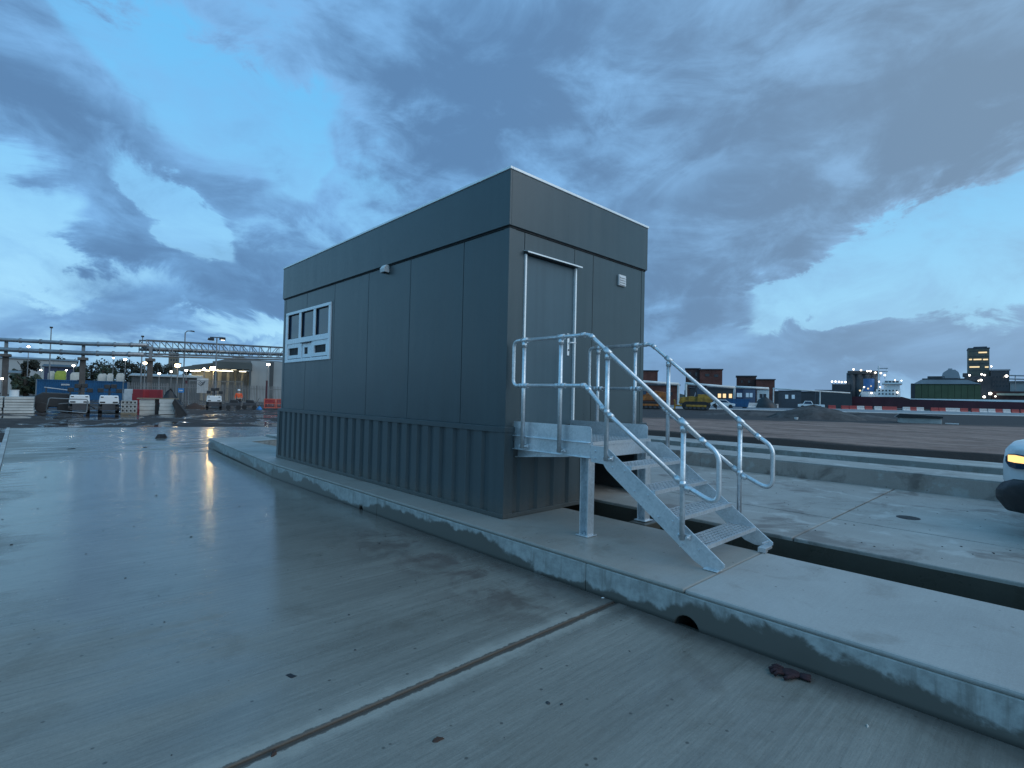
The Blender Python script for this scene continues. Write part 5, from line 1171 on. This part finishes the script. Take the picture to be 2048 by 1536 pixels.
MB().cyl((b.X(1737),5,b.Z(783)),(b.X(1737),5,b.Z(756)), 1.6, 14).build('funnel', 'funnel_blue', b.o)
mz = b.Z(735)
MB().cyl((b.X(1757),5,b.Z(778)),(b.X(1757),5,mz+1), .22, 6).build('mast', 'ship_white', b.o); MB().cyl((b.X(1773),5,b.Z(762)),(b.X(1773),5,mz), .12, 6).build('mast', 'ship_white', b.o)
for v in (734,741): MB().cyl((b.X(1755),5,b.Z(v)),(b.X(1776),5,b.Z(v)), .14, 6).build('yard', 'pipe_steel', b.o)
MB().cyl((b.X(1718),4,b.Z(794)),(b.X(1730),4,b.Z(770)), .16, 6).build('davit', 'ship_white', b.o)
for u, v, r in ((1728,774,.35),(1736,777,.4),(1742,772,.3),(1758,763,.3),(1760,774,.35),(1720,781,.45),(1743,786,.35),(1795,785,.35),(1803,761,.25),(1790,760,.25)):
    MB().sph((b.X(u), .8, b.Z(v,u)), r*.7, 6, 5)  .build('deck_lamp', 'band_lit' if u in (1736,1720,1742) else 'lamp_far', b.o)
# silos left of the ship
b = BG('silo_group', 'dark silo block with lamps along its top beyond ship', 'silo', 1725, 230)
for u in (1704,1720,1736,1750): MB().cyl((b.X(u),4,0),(b.X(u),4,b.Z(745)), 2.0, 14).build('silo', 'silo_dark', b.o, smooth=True)
b.box('top_gallery', 'silo_dark', 1696, 741, 1760, 748, 5, 2.); b.box('annexe', 'silo_dark', 1664, 768, 1700, 800, 8, 1., toground=True)
for u, v in ((1664,763),(1671,763),(1678,763.5),(1684,764),(1691,764),(1707,738.5),(1722,740),(1735,742),(1741,742),(1751,745),(1762,746),(1770,750)): MB().sph((b.X(u),1.,b.Z(v,u)), .36, 6, 5).build('roof_lamp', 'lamp_far', b.o); MB().cyl((b.X(u),1.,b.Z(v,u)-1.6),(b.X(u),1.,b.Z(v,u)-.4), .08, 5).build('lamp_stem', 'silo_dark', b.o)
# green shed and mill beyond
b = BG('green_process_shed', 'olive green process shed with grey dome behind ship', 'factory', 1890, 250)
n_ = 10
for k in range(n_):
    u0, u1 = 1830+132*k/n_, 1830+132*(k+1)/n_; MB().box(b.X(u0)+.05, b.X(u1)-.05, 0, 10, 0, b.Z(768+k*.15)).build('wall_panel', 'green_shed', b.o)
MB().box(b.X(1822), b.X(1830), 0, 8, 0, b.Z(767)).build('end_wall', 'silo_dark', b.o)
MB().prism([(b.X(1826),b.Z(768)),(b.X(1842),b.Z(759.5)),(b.X(1935),b.Z(760)),(b.X(1962),b.Z(768))], 'y', -.5, 10).build('roof', 'dome_grey', b.o)
b.box('roof_plant', 'silo_dark', 1845, 756.5, 1916, 760.5, 6, 1.); b.box('roof_plant', 'silo_dark', 1856, 752, 1890, 756, 5, 2.)
MB().prism([(b.X(1884),b.Z(756)),(b.X(1888),b.Z(744)),(b.X(1896),b.Z(739)),(b.X(1911),b.Z(739)),(b.X(1918),b.Z(744)),(b.X(1922),b.Z(756))], 'y', 2, 9).build('dome', 'dome_grey', b.o); MB().box(b.X(1898), b.X(1906), 4, 6, b.Z(739.5), b.Z(736)).build('dome_cap', 'dome_grey', b.o)
b = BG('mill_tower', 'tall square mill tower with three lit bands', 'tower', 1957, 270)
b.box('wall', 'tower_clad', 1937, 697, 1979, 790, 12, toground=True); b.box('parapet', 'slate', 1936, 695.5, 1980, 697.5, 12.4, -.2); b.box('roof_plant', 'slate', 1948, 692.5, 1975, 695.5, 8, 2.)
for v, ul in ((705,((1957,1974),)),(719,((1938,1944),(1947,1963),(1966,1976))),(734,((1939,1959),(1970,1977)))):
    for a, c in ul: MB().box(b.X(a), b.X(c), -.12, .0, b.Z(v+1.4,a), b.Z(v-1.2,a)).build('lit_band', 'band_lit', b.o)
for k in range(4): MB().box(b.X(1937+k*11.5), b.X(1937.8+k*11.5), -.10, -.003, 2., b.Z(698)).build('pilaster', 'tower_clad', b.o)
for v in (702,713,727,741): MB().box(b.X(1937.3), b.X(1978.7), -.16, -.11, b.Z(v+.5), b.Z(v-.3)).build('string_course', 'slate', b.o)
b = BG('mill_building', 'dark blocky mill building right of the tower', 'factory', 1985, 262)
b.box('wall', 'silo_dark', 1930, 752, 1982, 800, 10, toground=True); b.box('wall', 'silo_dark', 1982, 741, 2019, 800, 10, .3, toground=True); b.box('roof', 'dome_grey', 1980, 738.5, 2021, 741, 10.6, 0); b.box('stair_head', 'silo_dark', 1926, 746, 1942, 753, 6, 1.); b.box('conveyor', 'silo_dark', 1908, 757, 1955, 762, 3, -1.)
b.box('loading_floor', 'brick_dark', 1985, 783, 2080, 800, 8, -3., toground=True); b.box('light_strip', 'bay_wall', 1992, 787, 2048, 791, .3, -3.4)
for r_ in range(3):
    for q in range(5): MB().box(b.X(1986+q*6.6), b.X(1989+q*6.6), .18, .29, b.Z(756+r_*9), b.Z(752+r_*9)).build('window', 'window_far', b.o)
for u, v, r in ((1916,751,.45),(1938,751.5,.45),(1962,749.5,.42),(1968,751,.42),(1961,761,.5),(1956,762,.3),(2011,753,.6),(1981,734,.35),(1952,788,.65),(1979,787.5,.7),(1967,794,.55),(1989,793,.35),(1907,781.5,.3),(1880,798,.35),(1905,799,.25)):
    MB().sph((b.X(u),-5.,b.Z(v,u)), r, 6, 5).build('flood_lamp', 'lamp_far', b.o); MB().cyl((b.X(u),-4.6,0 if v > 770 else b.Z(v+14,u)),(b.X(u),-4.6,b.Z(v,u)+r), .09, 5).build('lamp_pole', 'silo_dark', b.o)
b = BG('storage_shed', 'pale low shed with pipes at the far right edge', 'shed', 2050, 255); b.box('wall', 'shed_pale', 2020, 766, 2120, 795, 10, toground=True); b.box('roof', 'shed_roof', 2018, 762, 2122, 766, 11, -.5)
for v in (751,758): MB().cyl((b.X(2018),-2,b.Z(v)),(b.X(2120),-2,b.Z(v+3)), .3, 8).build('roof_pipe', 'pipe_steel', b.o)
for u in (2030,2080): MB().cyl((b.X(u),-2,0),(b.X(u),-2,b.Z(750)), .2, 6).build('pipe_stand', 'pipe_steel', b.o)
# far shore on both sides
far = MB(); rf = random.Random(9)
for k in range(90):
    u = 1200+k*14; p = at(u, 790, 420+rf.uniform(-20,20)); h_ = rf.uniform(5.,9.)
    far.sph((p.x,p.y,0), h_, 7, 4, (1.6,1.6,1.0))
for k in range(70):
    u = -300+k*14; p = at(u, 780, 330+rf.uniform(-20,20)); h_ = rf.uniform(8.,13.)
    far.sph((p.x,p.y,0), h_*.6, 7, 4, (1.6,1.6,1.0))
far.build('far_treeline', 'leaf_dark', kind='stuff')
